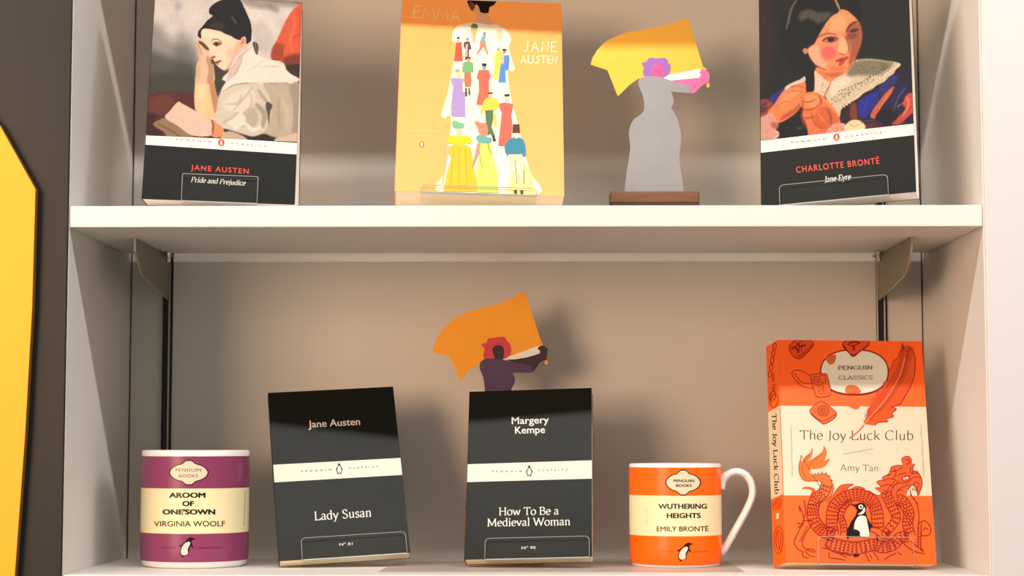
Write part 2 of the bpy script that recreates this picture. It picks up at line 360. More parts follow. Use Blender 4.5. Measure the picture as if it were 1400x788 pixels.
# ------------------------------------------------------------------ paint: a picture laid down as coloured points on a fine grid
class Paint:
    def __init__(s, H, u0, v0, u1, v1, n, m, base):
        """H maps cover (u,v) -> frame coordinates"""
        s.u, s.v = np.meshgrid(np.linspace(u0, u1, n), np.linspace(v0, v1, m)); s.n = n; s.m = m
        q = hmap(H, np.c_[s.u.ravel(), s.v.ravel()]); s.X = q[:, 0].reshape(m, n); s.Y = q[:, 1].reshape(m, n)
        s.res = n / (s.X.max() - s.X.min()); s.img = np.ones((m, n, 3)) * lin(base)
    def blur(s, a, sg):
        if sg < .3: return a
        r = int(sg * 3) + 1; k = np.exp(-.5 * (np.arange(-r, r + 1) / sg) ** 2); k /= k.sum()
        a = np.pad(a, r, mode='edge')
        a = sum(k[i] * a[:, i:a.shape[1] - 2 * r + i] for i in range(2 * r + 1))
        return sum(k[i] * a[i:a.shape[0] - 2 * r + i, :] for i in range(2 * r + 1))
    def mask(s, p):
        p = np.array(p); x0, y0 = p.min(0); x1, y1 = p.max(0); m = np.zeros(s.X.shape, bool)
        sel = (s.X >= x0) & (s.X <= x1) & (s.Y >= y0) & (s.Y <= y1)
        X = s.X[sel]; Y = s.Y[sel]; ins = np.zeros(len(X), bool); N = len(p)
        for i in range(N):
            xa, ya = p[i]; xb, yb = p[(i + 1) % N]
            if ya == yb: continue
            ins ^= ((ya > Y) != (yb > Y)) & (X < (xb - xa) * (Y - ya) / (yb - ya) + xa)
        m[sel] = ins; return m
    def poly(s, pts, col, blur=.35, T=ID, a=1.0, sm=True):
        """blur in frame pixels"""
        p = T(pts); p = smooth(p, True, 4) if sm else p
        k = s.blur(s.mask(p).astype(float), max(blur * s.res, .6))[..., None] * a
        s.img = s.img * (1 - k) + lin(col) * k
    def line(s, pts, wd, col, blur=.3, T=ID, a=1.0):
        p = T(pts); p = smooth(p, False, 4) if len(p) > 2 else p
        P = [np.array(q, float) for q in p]; L = []; Rr = []; n = len(P)
        for i in range(n):
            d = P[min(i + 1, n - 1)] - P[max(i - 1, 0)]; d = d / (np.hypot(*d) or 1); ww = wd * (.35 + .65 * math.sin(math.pi * (.05 + .9 * i / (n - 1))))
            q = np.array([-d[1], d[0]]) * ww / 2; L.append(P[i] + q); Rr.append(P[i] - q)
        k = s.blur(s.mask([tuple(q) for q in L + Rr[::-1]]).astype(float), max(blur * s.res, .6))[..., None] * a
        s.img = s.img * (1 - k) + lin(col) * k
    def dot(s, x, y, rx, ry, col, blur=.3, T=ID, a=1.0, rot=0):
        c, q = math.cos(R(rot)), math.sin(R(rot))
        s.poly([(x + rx * math.cos(t) * c - ry * math.sin(t) * q, y + rx * math.cos(t) * q + ry * math.sin(t) * c) for t in np.linspace(0, 2 * math.pi, 14)[:-1]], col, blur, T, a)
    def mottle(s, sg, amt):
        n = rng.normal(size=(s.m, s.n)); n = s.blur(n, sg * s.res); n /= n.std() + 1e-9
        s.img *= (1 + amt * n)[..., None]
    def build(s, name, parent, gain=1.0):
        me = bpy.data.meshes.new(name); N = s.n * s.m
        co = np.stack([s.u, np.full_like(s.u, -.00008), s.v], -1).reshape(-1, 3).astype(np.float32)
        me.vertices.add(N); me.vertices.foreach_set('co', co.ravel())
        i = np.arange(s.m - 1)[:, None] * s.n + np.arange(s.n - 1)[None, :]
        q = np.stack([i, i + 1, i + s.n + 1, i + s.n], -1).reshape(-1, 4)
        me.loops.add(q.size); me.loops.foreach_set('vertex_index', q.ravel().astype(np.int32))
        me.polygons.add(len(q)); me.polygons.foreach_set('loop_start', (np.arange(len(q)) * 4).astype(np.int32))
        me.update(calc_edges=True); me.validate()
        at = me.color_attributes.new('Col', 'FLOAT_COLOR', 'POINT')
        c = np.c_[np.clip(s.img.reshape(-1, 3) ** 1.18 * gain * .76, 0, .95), np.ones(N)].astype(np.float32); at.data.foreach_set('color', c.ravel())
        return link(name, me, M['ink'], parent)

# ------------------------------------------------------------------ large structure: shelving, columns, floor
XL, XR, YB, T = -.397, .3885, .254, .0185
def shelf(z, name, label):
    o = box('shelf_board', (XL + .0004, 0, z - T), (XR - .0004, YB - .026, z), M['laminate'], None, .0008)
    return tag(o, label, 'shelf', 'white shelf boards of the bookcase')
case = tag(empty('bookcase', (0, .12, -1.3)), 'white built-in bookcase shell with pale grey back and two black slotted rails', 'bookcase')
def cbox(name, lo, hi, m, bev=.0005):
    o = box(name, lo, hi, m, None, bev); o.parent = case; o.matrix_parent_inverse = Matrix.Translation((0, -.12, 1.3)); return o
cbox('side_panel', (XL - .018, .0005, -1.3), (XL, YB + .02, 1.05), M['laminate'])
cbox('side_panel', (XR, .0005, -1.3), (XR + .018, YB + .02, 1.05), M['laminate'])
cbox('back_panel', (XL + .0012, YB, -1.3), (XR - .0012, YB + .018, 1.05), M['laminate_back'], .0012)
cbox('top_panel', (XL, .0, 1.03), (XR, YB, 1.05), M['laminate'])
shelf(.0, 'shelf_board', 'lower white shelf board carrying two mugs and three leaning books')
shelf(.3155, 'shelf_board', 'middle white shelf board carrying three leaning books and a flag cutout')
shelf(.6225, 'shelf_board', 'upper white shelf board above the frame top, over the portrait covers')
shelf(-.36, 'shelf_board', 'bottom white shelf board below the frame, under the mugs')
# rails
for nm, a, b in (('left', 220.6, 236.2), ('right', 1198.2, 1213.6)):
    x0 = on_y(a, 470, YB)[0]; x1 = on_y(b, 470, YB)[0]; rw = x1 - x0
    r = cbox('slotted_rail', (x0 + .0002, YB - .0012, -1.28), (x1 - .0002, YB + .0002, 1.02), M['rail_black'], 0)
    for fa, fb in ((.0, .14), (.62, .78)):
        l = box('rail_lip', (x0 + fa * rw + .0004, YB - .0045, -1.28), (x0 + fb * rw, YB - .001, 1.02), M['rail_lip'], None, .0002)
        l.parent = r; l.matrix_parent_inverse = r.matrix_world.inverted() @ Matrix.Identity(4) if False else Matrix.Translation((0, -.12, 1.3)).inverted() @ Matrix.Translation((0, -.12, 1.3))
        l.matrix_parent_inverse = Matrix.Identity(4)
# brackets
def bracket(xc, sgn, pts, label):
    """pts: (Y, z) outline of the plate"""
    e = tag(empty('shelf_bracket', (xc, YB, .253)), label, 'bracket', 'dark shelf brackets under the middle shelf')
    def loc(o): o.parent = e; o.matrix_parent_inverse = Matrix.Translation((-xc, -YB, -.253)); return o
    loc(prism('plate', [(xc - .0013, y, z) for y, z in pts], (.0026, 0, 0), M['bracket'], None, .0003, side=M['bracket_edge']))
    loc(box('shelf_tab', (xc - .013 if sgn < 0 else xc - .006, YB - .032, .2945), (xc + .006 if sgn < 0 else xc + .013, YB - .0052, .2968), M['bracket'], None, .0004))
    px = xc - sgn * .007
    p = lathe('locking_pin', [(0, -.0), (.0022, 0), (.0026, .001), (.0026, .008), (.0034, .0085), (.0034, .0105), (0, .0105)], M['chrome'], None, 20)
    p.location = (px, YB - .045, .2865); loc(p)
    b = box('hook', (xc - .0016, YB - .0085, .262), (xc + .0016, YB - .0050, .290), M['bracket'], None, .0003); loc(b)
    return e
lz = lambda x, y, X: (lambda t: (t - CD, CZ + (YH - y) * t / FPX))(X * FPX / (x - VX))
bracket(-.3585, -1, [(.087, .2968), (.0885, .285), (.104, .2755), (.121, .2655), (YB - .005, .2525), (YB - .005, .2968)],
        'dark metal shelf bracket at the left rail with a straight-cut nose')
bracket(.3445, 1, [(.083, .2968), (.085, .290), (.092, .2805), (.104, .2725), (.121, .2655), (.15, .262), (YB - .005, .2515), (YB - .005, .2968)],
        'dark metal shelf bracket at the right rail above the red-orange book')

# dark column, yellow board, white pilaster, room
tag(box('wall_left', (-1.1, -.0015, -1.3), (XL - .0006, .30, 1.4), M['dark'], None, .001), kind='structure')
yb = tag(empty('yellow_board', (-.52, -.0115, -.2)), 'bright yellow board with slanted edge on the dark column', 'board')
pp = [(-140, 20), (0, 172), (48.5, 259), (44, 420), (34, 600), (20, 790), (-5, 1000), (-140, 1000)]
o = prism('panel', [on_y(x, y, -.0115) for x, y in pp], (0, .0095, 0), M['yellow'], None, .0004, side=M['yellow_edge']); o.parent = yb; o.matrix_parent_inverse = Matrix.Translation((.52, .0115, .2))
tag(box('wall_right', (XR + .0012, -.002, -1.3), (1.2, .30, 1.4), M['pilaster'], None, .0012), kind='structure')
tag(box('floor', (-2.5, -3.2, -1.32), (2.5, .3, -1.3), M['floor'], None, 0), kind='structure')
tag(box('wall_back', (-2.5, .30, -1.3), (2.5, .32, 1.4), M['pilaster'], None, 0), kind='structure')

# ------------------------------------------------------------------ books
def frame(yaw, lean, roll, pos):
    u = np.array([math.cos(yaw), math.sin(yaw), 0]); n0 = np.array([math.sin(yaw), -math.cos(yaw), 0]); z = np.array([0, 0, 1.])
    v = math.cos(lean) * z - math.sin(lean) * n0; n = math.cos(lean) * n0 + math.sin(lean) * z
    u2 = math.cos(roll) * u + math.sin(roll) * v; v2 = -math.sin(roll) * u + math.cos(roll) * v
    m = Matrix.Identity(4)
    for i in range(3): m[i][0] = u2[i]; m[i][1] = -n[i]; m[i][2] = v2[i]; m[i][3] = pos[i]
    return m
class Book:
    def __init__(s, pos, ylr, w, h, t, cover, paper, label, skew=None, spine=None):
        s.w, s.h, s.t = w, h, t; s.m = frame(*[R(a) for a in ylr], pos)
        s.root = tag(empty('book', mw=s.m), label, 'book', 'paperbacks standing on acrylic stands'); c = .0004
        mx = cover
        box('front_cover', (0, 0, 0), (w, c, h), mx, s.root, .00012)
        sb, st = skew or (0, 0); s.skew = (sb, st)
        back = box('back_cover', (0, t - c, 0), (w, t, h), mx, s.root, .00012)
        spn = box('spine', (-c, 0, 0), (0, t, h), spine or mx, s.root, .00015)
        pg = box('page_block', (.0003, c, .0002), (w - .0005, t - c, h - .0012), paper, s.root, .0003)
        if skew:
            for o in (back, spn, pg):
                for vv in o.data.vertices: vv.co.x -= (sb + (st - sb) * vv.co.z / h) * vv.co.y / t
        M3 = np.array(s.m); cor = [(0, 0), (w, 0), (w, h), (0, h)]
        s.pix = [px_of(M3[:3, 3] + a * M3[:3, 0] + b * M3[:3, 2]) for a, b in cor]
        s.H = homog(s.pix, cor); s.Hi = homog(cor, s.pix)
        s.clip = True
    def pmap(s, p, z):
        q = hmap(s.H, p); q[:, 0] = np.clip(q[:, 0], 0.0001, s.w - .0001); q[:, 1] = np.clip(q[:, 1], 0.0001, s.h - .0001)
        return np.stack([q[:, 0], -z, q[:, 1]], 1)
    def spine_map(s):
        M3 = np.array(s.m); cor = [(0, 0), (s.t, 0), (s.t, s.h), (0, s.h)]; sk = lambda a, b: (s.skew[0] + (s.skew[1] - s.skew[0]) * b / s.h) * a / s.t
        pix = [px_of(M3[:3, 3] + a * M3[:3, 1] + b * M3[:3, 2] - sk(a, b) * M3[:3, 0]) for a, b in cor]; H = homog(pix, cor)
        def f(p, z):
            q = hmap(H, p); q[:, 0] = np.clip(q[:, 0], .0001, s.t - .0001); q[:, 1] = np.clip(q[:, 1], .0001, s.h - .0001)
            return np.stack([-.00045 - z - sk(q[:, 0], q[:, 1]), q[:, 0], q[:, 1]], 1)
        return f, pix
    def uv(s, x, y): return hmap(s.H, [(x, y)])[0]

def holder(b, x0, x1, ytop, shelf_z, label, rad=.004):
    """clear acrylic easel for book b: lip between frame columns x0..x1 with its top at ytop"""
    ua, va = b.uv(x0, ytop[0]); ub, vb = b.uv(x1, ytop[1]); v1 = (va + vb) / 2
    e = tag(empty('book_stand', mw=b.m), label, 'book stand', 'clear acrylic book stands'); th = .0013; g = .0008
    M3 = np.array(b.m)
    def zof(u, y, v): return (M3[:3, 3] + u * M3[:3, 0] + y * M3[:3, 1] + v * M3[:3, 2])[2]
    lo = -.0005
    # rounded lip
    out = [(ua, lo - th), (ub, lo - th)]
    arc = lambda cx, cz, a0: [(cx + rad * math.cos(R(a0 + 15 * k)), cz + rad * math.sin(R(a0 + 15 * k))) for k in range(7)]
    out += arc(ub - rad, v1 - rad, 0) + arc(ua + rad, v1 - rad, 90)
    tl = math.tan(R(5)); prism('lip', [(u, -g - (v - lo) * tl, v) for u, v in out], (0, -th, 0), M['acrylic'], e)
    rim = [(u, -g - th - (v - lo) * tl, v) for u, v in out[1:]] + [(ua, -g - th, lo - th)]
    sweep('edge_glint', rim, .00032, .00032, M['edge_glint_grey'], e, 8, (0, 1, 0))  # opaque grey bead paints the bright line of light refracted at the lip's edge
    box('ledge', (ua, -g - th, lo - th), (ub, b.t * .6, lo), M['acrylic'], e, .0003)
    box('ledge_edge', (ua, -g - th - .0002, lo - th - .0001), (ub, -g - th + .0005, lo - .0001), M['edge_glint_grey'], e, .0002)
    # back plate down to the shelf: corners follow the shelf
    y = b.t + .0012; top = b.h * .62
    def down(u, yy):
        a = zof(u, yy, 0); k = (zof(u, yy, 1) - a); return (shelf_z + .0004 - a) / k
    q = [(ua, y, max(down(ua, y), -.05)), (ub, y, max(down(ub, y), -.05)), (ub, y, top), (ua, y, top)]
    prism('back_plate', q, (0, th, 0), M['acrylic'], e)
    return e

black = (30, 32, 30)
WH = (240, 234, 222)
def band(ink, pts, T, col=WH): ink.fill(pts, col, T)
def spaced(s): return ' '.join(s)

def penguin_mark(ink, cx, cy, h, dark, T, white=WH):
    k = h / 100.
    body = [(0, -50), (-10, -46), (-22, -44), (-10, -36), (-14, -24), (-28, -4), (-34, 22), (-28, 8), (-24, 30), (-16, 44), (-24, 50), (-6, 50), (0, 44), (6, 50), (24, 50), (16, 44), (24, 30), (28, 8), (34, 22), (28, -4), (14, -24), (10, -42)]
    belly = [(0, -26), (-14, -8), (-18, 14), (-12, 34), (0, 40), (12, 34), (18, 14), (14, -8)]
    ink.fill([(cx + x * k, cy + y * k) for x, y in body], dark, T)
    ink.fill([(cx + x * k, cy + y * k) for x, y in belly], white, T, sm=True)
def oval_mark(ink, cx, cy, rx, ry, T, rot=0):
    ink.oval(cx, cy, rx, ry, (206, 74, 46), T)
    k = ry / 62.
    body = [(0, -40), (-10, -36), (-18, -30), (-9, -26), (-16, -4), (-18, 20), (-10, 38), (10, 38), (18, 20), (16, -4), (9, -26), (8, -36)]
    ink.fill([(cx + x * k, cy + y * k) for x, y in body], (240, 222, 205), T, sm=True)

# --- portrait classic, left -------------------------------------------------
B = Book((-.3388, .0199, .3242), (7.2, 14.07, -1.48), .1327, .1982, .0165, M['black_cover_satin'], M['paper_white'],
         'Pride and Prejudice paperback with painted woman in white resting her head on her hand', skew=(-.0040, -.0006))
T0 = CR(180, 0, 2.715); T1 = CR(240, 0, 7.161); T2 = CR(195, 90, 6.364); T3 = CR(190, 160, 6.087)
vtop = (B.uv(200, 183.5)[1] + B.uv(404, 195.8)[1]) / 2
P = Paint(B.Hi, .0002, vtop, B.w - .0002, B.h - .0002, 430, 400, (206, 197, 191))
P.mottle(6, .05)
P.poly([(60, 90), (110, 100), (150, 150), (240, 190), (260, 330), (150, 380), (20, 370), (50, 250)], (150, 145, 140), 6, T0)
P.poly([(60, 190), (150, 215), (240, 250), (250, 380), (40, 400), (60, 280)], (96, 94, 86), 5, T0)
P.poly([(60, 280), (230, 280), (240, 360), (40, 400)], (74, 74, 64), 4, T0)
P.poly([(0, 20), (60, 30), (60, 90), (0, 100)], (165, 160, 175), 2, T1, .7)
P.poly([(640, -40), (1000, -20), (1290, 10), (1290, 90), (1000, 60), (900, 90), (700, 60)], (130, 120, 112), 2.5, T1, .7)
P.poly([(900, 50), (1000, 60), (1010, 120), (940, 110)], (120, 112, 110), 2, T1, .6)
P.poly([(750, 280), (850, 200), (960, 350), (900, 520), (800, 480)], (176, 170, 160), 3, T1, .6)
P.poly([(700, -60), (1300, -40), (1300, 40), (1100, 22), (900, 8)], (66, 56, 48), .8, T1, .85)
P.poly([(340, 560), (520, 640), (560, 800), (340, 800)], (72, 66, 54), 1.6, T1)
P.poly([(580, 0), (760, 0), (740, 120), (680, 230), (640, 300), (600, 200)], (74, 68, 58), 1.2, T2)
P.poly([(-40, 280), (80, 245), (200, 225), (460, 250), (470, 420), (620, 480), (640, 700), (-60, 700)], (92, 50, 40), 1.3, T2)
P.poly([(80, 280), (220, 250), (280, 320), (190, 420), (60, 400)], (120, 66, 52), 1.4, T2, .7)
P.poly([(30, 430), (130, 430), (90, 520), (180, 600), (20, 600)], (62, 34, 28), 1.2, T2, .9)
P.poly([(1290, 50), (1180, 72), (1130, 120), (1080, 200), (1000, 370), (950, 470), (930, 560), (1000, 640), (1150, 740), (1300, 800)], (206, 96, 62), .8, T1)
P.poly([(960, 440), (1040, 430), (1040, 560), (990, 640), (940, 560)], (150, 66, 44), 1.2, T1, .8)
P.poly([(1060, 560), (1300, 540), (1300, 820), (1200, 780), (1080, 660)], (116, 56, 40), 1.8, T1, .9)
P.line([(1150, 120), (1160, 260), (1120, 400), (1150, 520)], 5, (228, 122, 86), 1.2, T1, .5)
P.line([(1230, 330), (1150, 370)], 4, (150, 66, 44), .8, T1, .7); P.line([(1060, 430), (1040, 560)], 4, (110, 50, 38), .6, T1, .7)
P.line([(1210, 100), (1220, 300)], 4, (178, 72, 46), 1, T1, .7)
P.poly([(1180, 20), (1420, 0), (1420, 230), (1330, 130)], (66, 44, 34), .9, T2)
# back and sleeve of the dress
P.poly([(1050, 150), (1200, 120), (1330, 120), (1360, 250), (1370, 700), (1130, 700), (1040, 560), (1080, 350)], (184, 170, 150), .8, T2)
P.poly([(1280, 170), (1370, 200), (1370, 700), (1290, 700), (1310, 450)], (158, 142, 122), 1.6, T2, .8)
P.line([(1180, 230), (1250, 380), (1260, 560)], 6, (204, 190, 170), 2, T2, .6)
P.poly([(690, 230), (800, 160), (960, 140), (1050, 180), (1110, 300), (1120, 420), (1070, 560), (1000, 600), (900, 602), (830, 585), (740, 540), (640, 480), (625, 430), (640, 370), (665, 310)], (204, 193, 177), .5, T2)
P.poly([(760, 260), (900, 200), (980, 300), (900, 420), (760, 400), (700, 330)], (222, 212, 196), 2.2, T2, .7)
P.poly([(860, 420), (960, 360), (1010, 460), (960, 540), (880, 530), (800, 520)], (176, 162, 142), 1.2, T2, .7)
P.poly([(740, 470), (850, 410), (900, 470), (830, 540), (750, 520)], (226, 217, 203), 1.1, T2, .8)
P.line([(790, 560), (880, 500), (960, 560), (1040, 520)], 5, (232, 224, 210), .8, T2, .7)
P.line([(980, 330), (1060, 420), (1040, 540)], 8, (150, 132, 112), 1, T2, .7)
P.line([(1000, 200), (1060, 290), (1110, 330)], 5, (170, 154, 136), .9, T2, .8); P.line([(720, 330), (820, 330), (900, 260), (960, 180)], 4, (184, 172, 154), 1, T2, .7)
P.line([(700, 500), (780, 450), (840, 400)], 4, (170, 156, 138), .9, T2, .6)
P.poly([(1080, 315), (1130, 345), (1112, 400), (1098, 520), (1086, 420), (1070, 360)], (66, 54, 42), .5, T2, .9)
P.poly([(700, 545), (860, 590), (960, 615), (1050, 590), (1110, 610), (1190, 640), (1100, 680), (880, 660), (740, 600)], (54, 44, 36), .7, T2)
P.poly([(1150, 640), (1260, 610), (1350, 590), (1360, 720), (1160, 720)], (206, 184, 164), .7, T2)
P.poly([(690, 610), (760, 570), (900, 630), (900, 700), (690, 700)], (196, 172, 150), .7, T2)
# cape
P.poly([(725, 140), (770, 60), (850, -40), (1190, -40), (1260, 60), (1335, 125), (1290, 165), (1220, 140), (1140, 152), (1040, 145), (900, 155), (790, 175), (690, 245), (690, 200)], (226, 211, 198), .45, T2)
P.line([(690, 232), (790, 170), (900, 152), (1040, 142), (1140, 150), (1220, 138), (1290, 162), (1335, 128)], 2.0, (138, 118, 102), .35, T2, .8)
P.poly([(500, 800), (530, 690), (600, 560), (700, 470), (770, 440), (800, 535), (900, 580), (1040, 650), (1120, 720), (1190, 800)], (228, 213, 201), .5, T1)
P.poly([(500, 800), (515, 720), (530, 640), (570, 560), (640, 480), (760, 415), (770, 450), (690, 520), (640, 600), (610, 700), (560, 760)], (206, 186, 176), .5, T1)
P.line([(545, 660), (600, 560), (740, 440)], 1.6, (236, 222, 212), .3, T1, .9); P.line([(570, 740), (640, 620), (650, 560)], 1.6, (176, 152, 142), .4, T1, .8)
P.line([(840, 660), (950, 650), (1040, 660)], 1.4, (188, 160, 148), .4, T1, .8)
P.poly([(755, 420), (790, 415), (812, 450), (805, 530), (780, 520)], (86, 84, 76), .4, T1); P.line([(780, 430), (795, 520)], 1.2, (140, 136, 122), .3, T1)
# open book
P.poly([(90, 512), (150, 472), (205, 465), (430, 605), (420, 640), (230, 640), (190, 580)], (150, 124, 98), .5, T2)
P.line([(120, 500), (240, 560), (330, 620)], 3, (112, 86, 66), .6, T2, .7)
P.poly([(305, 316), (345, 330), (470, 400), (585, 468), (612, 520), (604, 605), (430, 606), (300, 520), (195, 452), (240, 390)], (217, 190, 170), .4, T2)
for k in range(9): P.line([(265 + k * 34, 395 + k * 16 - 8), (235 + k * 34 + 20, 440 + k * 16)], .8, (196, 166, 146), .5, T2, .6)
# arm and hands
P.poly([(480, -40), (600, -40), (612, 80), (630, 200), (655, 300), (640, 380), (622, 470), (580, 465), (520, 420), (462, 385), (450, 280), (455, 160)], (228, 192, 150), .45, T2)
P.poly([(590, -20), (612, 80), (632, 200), (655, 300), (630, 420), (600, 300), (580, 150)], (176, 128, 92), 1.0, T2, .85)
P.poly([(480, 60), (540, 40), (550, 200), (530, 320), (480, 280)], (240, 208, 168), 1.3, T2, .7)
P.poly([(605, 485), (640, 500), (700, 540), (690, 612), (604, 612)], (214, 152, 112), .4, T2)
P.line([(600, 470), (615, 520), (610, 600)], 2, (60, 36, 28), .4, T2, .8)
P.poly([(196, 460), (205, 400), (235, 370), (262, 400), (300, 450), (325, 500), (345, 570), (372, 660), (370, 810), (195, 810), (225, 650), (238, 590), (212, 520)], (220, 186, 156), .5, T1)
P.poly([(300, 560), (345, 570), (372, 660), (370, 810), (310, 810), (320, 680)], (176, 134, 106), .9, T1, .8)
P.line([(215, 420), (240, 480), (262, 540)], 1.4, (168, 124, 102), .4, T1, .8); P.line([(205, 470), (228, 530)], 1.2, (170, 130, 108), .4, T1, .8)
# face
P.poly([(255, 280), (340, 285), (450, 320), (540, 360), (620, 385), (650, 440), (640, 480), (590, 540), (550, 590), (525, 660), (480, 688), (445, 680), (415, 650), (395, 630), (378, 605), (372, 585), (345, 575), (335, 560), (330, 520), (318, 470), (290, 430), (262, 400), (250, 340)], (234, 204, 176), .4, T1)
P.poly([(600, 400), (650, 440), (640, 480), (590, 540), (530, 655), (480, 690), (560, 560)], (206, 164, 132), 1.2, T1, .7)
P.dot(545, 520, 55, 50, (236, 176, 150), 1.6, T1, .6); P.poly([(270, 300), (420, 330), (520, 380), (420, 370), (300, 350)], (242, 218, 192), 1.2, T1, .6)
P.poly([(228, 402), (262, 410), (300, 440), (328, 480), (322, 498), (290, 480), (250, 440), (230, 425)], (66, 40, 30), .4, T1, .9)
P.line([(342, 408), (370, 388), (410, 385), (455, 412)], 1.5, (112, 72, 52), .35, T1, .9)
P.poly([(362, 432), (385, 412), (430, 415), (458, 425), (430, 448), (395, 456)], (142, 84, 58), .4, T1, .85); P.dot(400, 432, 20, 13, (40, 24, 20), .35, T1); P.line([(368, 424), (400, 412), (450, 420)], 1.1, (52, 30, 24), .3, T1)
P.poly([(340, 560), (365, 552), (392, 548), (385, 566), (360, 574)], (120, 64, 44), .4, T1, .9); P.line([(330, 470), (338, 520), (340, 556)], 1.2, (198, 150, 120), .5, T1, .7)
P.poly([(372, 612), (400, 600), (450, 588), (445, 602), (420, 622), (425, 636), (408, 632)], (158, 70, 52), .35, T1, .9); P.line([(372, 612), (410, 606), (452, 590)], .9, (90, 34, 28), .3, T1)
P.poly([(350, 575), (372, 590), (380, 625), (350, 620)], (70, 50, 38), .6, T1, .8); P.poly([(395, 640), (430, 665), (470, 692), (400, 690)], (72, 58, 44), .6, T1, .9)
P.poly([(640, 375), (680, 355), (698, 385), (694, 425), (665, 455), (640, 470), (630, 430)], (222, 166, 136), .4, T1); P.line([(668, 375), (660, 410), (640, 430)], 1.3, (140, 76, 58), .4, T1)
# hair
P.poly([(216, 350), (222, 310), (245, 278), (270, 250), (310, 200), (362, 158), (338, 140), (326, 112), (340, 70), (385, 30), (450, 0), (520, -20), (600, -30), (640, 10), (665, 60), (700, 135), (735, 220), (746, 300), (742, 390), (725, 415), (694, 432), (692, 390), (680, 358), (650, 368), (632, 392), (590, 384), (540, 352), (480, 330), (440, 305), (370, 292), (300, 280), (262, 290), (250, 320), (252, 372), (235, 372)], (24, 19, 17), .35, T1)
P.poly([(330, 250), (420, 210), (480, 250), (460, 300), (380, 290)], (64, 48, 36), 1.4, T1, .8); P.line([(545, 162), (575, 200), (600, 240)], 3.0, (92, 86, 78), .7, T1, .8)
P.line([(372, 155), (440, 160), (520, 130)], 2, (10, 8, 8), .6, T1, .8)
for k in range(60):
    x = rng.uniform(0, 1250); y = rng.uniform(-10, 560); P.line([(x, y), (x + rng.uniform(30, 110), y + rng.uniform(-40, 40))], 3.0, (230, 222, 216) if k % 2 else (170, 164, 160), 2.0, T1, .16) if (x < 190 or 760 < x < 930) else None
P.poly([(0, 350), (120, 330), (200, 430), (215, 600), (190, 800), (0, 800)], (70, 68, 60), 5, T1, .45)
P.line([(560, 620), (640, 540), (700, 470)], 1.2, (190, 168, 158), .4, T1, .8); P.line([(700, 700), (800, 640), (860, 560)], 2, (206, 188, 176), .8, T1, .7)
P.line([(860, 240), (840, 330), (780, 400)], 3, (184, 172, 154), 1, T2, .7); P.line([(930, 230), (950, 330), (900, 420)], 3, (182, 168, 150), 1, T2, .7)
P.line([(1200, 240), (1180, 400), (1200, 560)], 3, (158, 142, 122), 1.2, T2, .6); P.line([(1290, 260), (1300, 420), (1270, 580)], 3, (200, 186, 166), 1.2, T2, .5)
P.mottle(.6, .025)
P.build('cover_painting', B.root)
K = Ink(B.pmap)
K.fill([(40, 138), (1335, 217), (1335, 313), (40, 230)], WH, T3)
K.text('PENGUIN', (308, 194), (600, 213), 13, (96, 80, 72), T3, bold=.03, space=2.2); K.text('CLASSICS', (768, 225), (1060, 250), 13, (96, 80, 72), T3, bold=.03, space=2.2)
oval_mark(K, 685, 214, 27, 31, T3)
K.build('white_band', B.root)
K = Ink(B.pmap); K.text('JANE AUSTEN', (432, 440), (912, 474), 42, (236, 84, 62), T3, bold=.006, space=1.2); K.build('author_lettering', B.root)
K = Ink(B.pmap); K.text('Pride and Prejudice', (432, 540), (888, 571), 40, (240, 236, 225), T3, 'nib', thick=.115, thin=.05, italic=.22); K.build('title_lettering', B.root)
holder(B, 250, 353, (239.5, 244.5), .3155, 'clear acrylic stand holding the seated-woman paperback at left', rad=.0012)

# --- portrait classic, right ------------------------------------------------
B = Book((.2042, .0449, .3198), (-20.71, 12.59, 3.06),   .1356, .2078, .0190, M['black_cover_satin'], M['paper_white'],
         'Jane Eyre paperback with dark portrait of a woman in lace collar and blue dress')
T0 = CR(1010, 0, 2.718); T1 = CR(1040, 0, 6.667); T2 = CR(1035, 80, 6.364); T3 = CR(1030, 160, 6.087)
vtop = (B.uv(1041, 193.2)[1] + B.uv(1248, 168.4)[1]) / 2
P = Paint(B.Hi, .0002, vtop, B.w - .0002, B.h - .0002, 430, 410, (34, 32, 30))
P.poly([(-40, -200), (60, -200), (110, 300), (60, 733), (-40, 733)], (58, 36, 38), 4, T1, .8)
P.poly([(900, -100), (1400, -100), (1400, 600), (950, 560), (930, 300)], (40, 40, 38), 3, T1, .7)
P.poly([(240, -250), (700, -250), (900, 20), (900, 170), (700, 60), (560, 300), (430, 430), (480, 640), (300, 640), (180, 420), (200, 180), (300, 0)], (20, 18, 17), 1.6, T1)
P.poly([(345, 140), (390, 95), (450, 85), (520, 115), (640, 115), (600, 175), (520, 210), (440, 165), (360, 190)], (92, 86, 78), 1.6, T1, .85)
for k in range(8): P.line([(350 + k * 33, 190 + (k % 3) * 12), (380 + k * 33, 100 + (k % 2) * 12)], 1.0, (122, 116, 106) if k % 2 else (50, 46, 42), .5, T1, .6)
P.line([(340, -20), (280, 80), (255, 180), (232, 270)], 3.2, (112, 104, 96), .5, T1, .8); P.line([(300, 60), (270, 160), (262, 250)], 1.5, (70, 64, 60), .5, T1, .8)
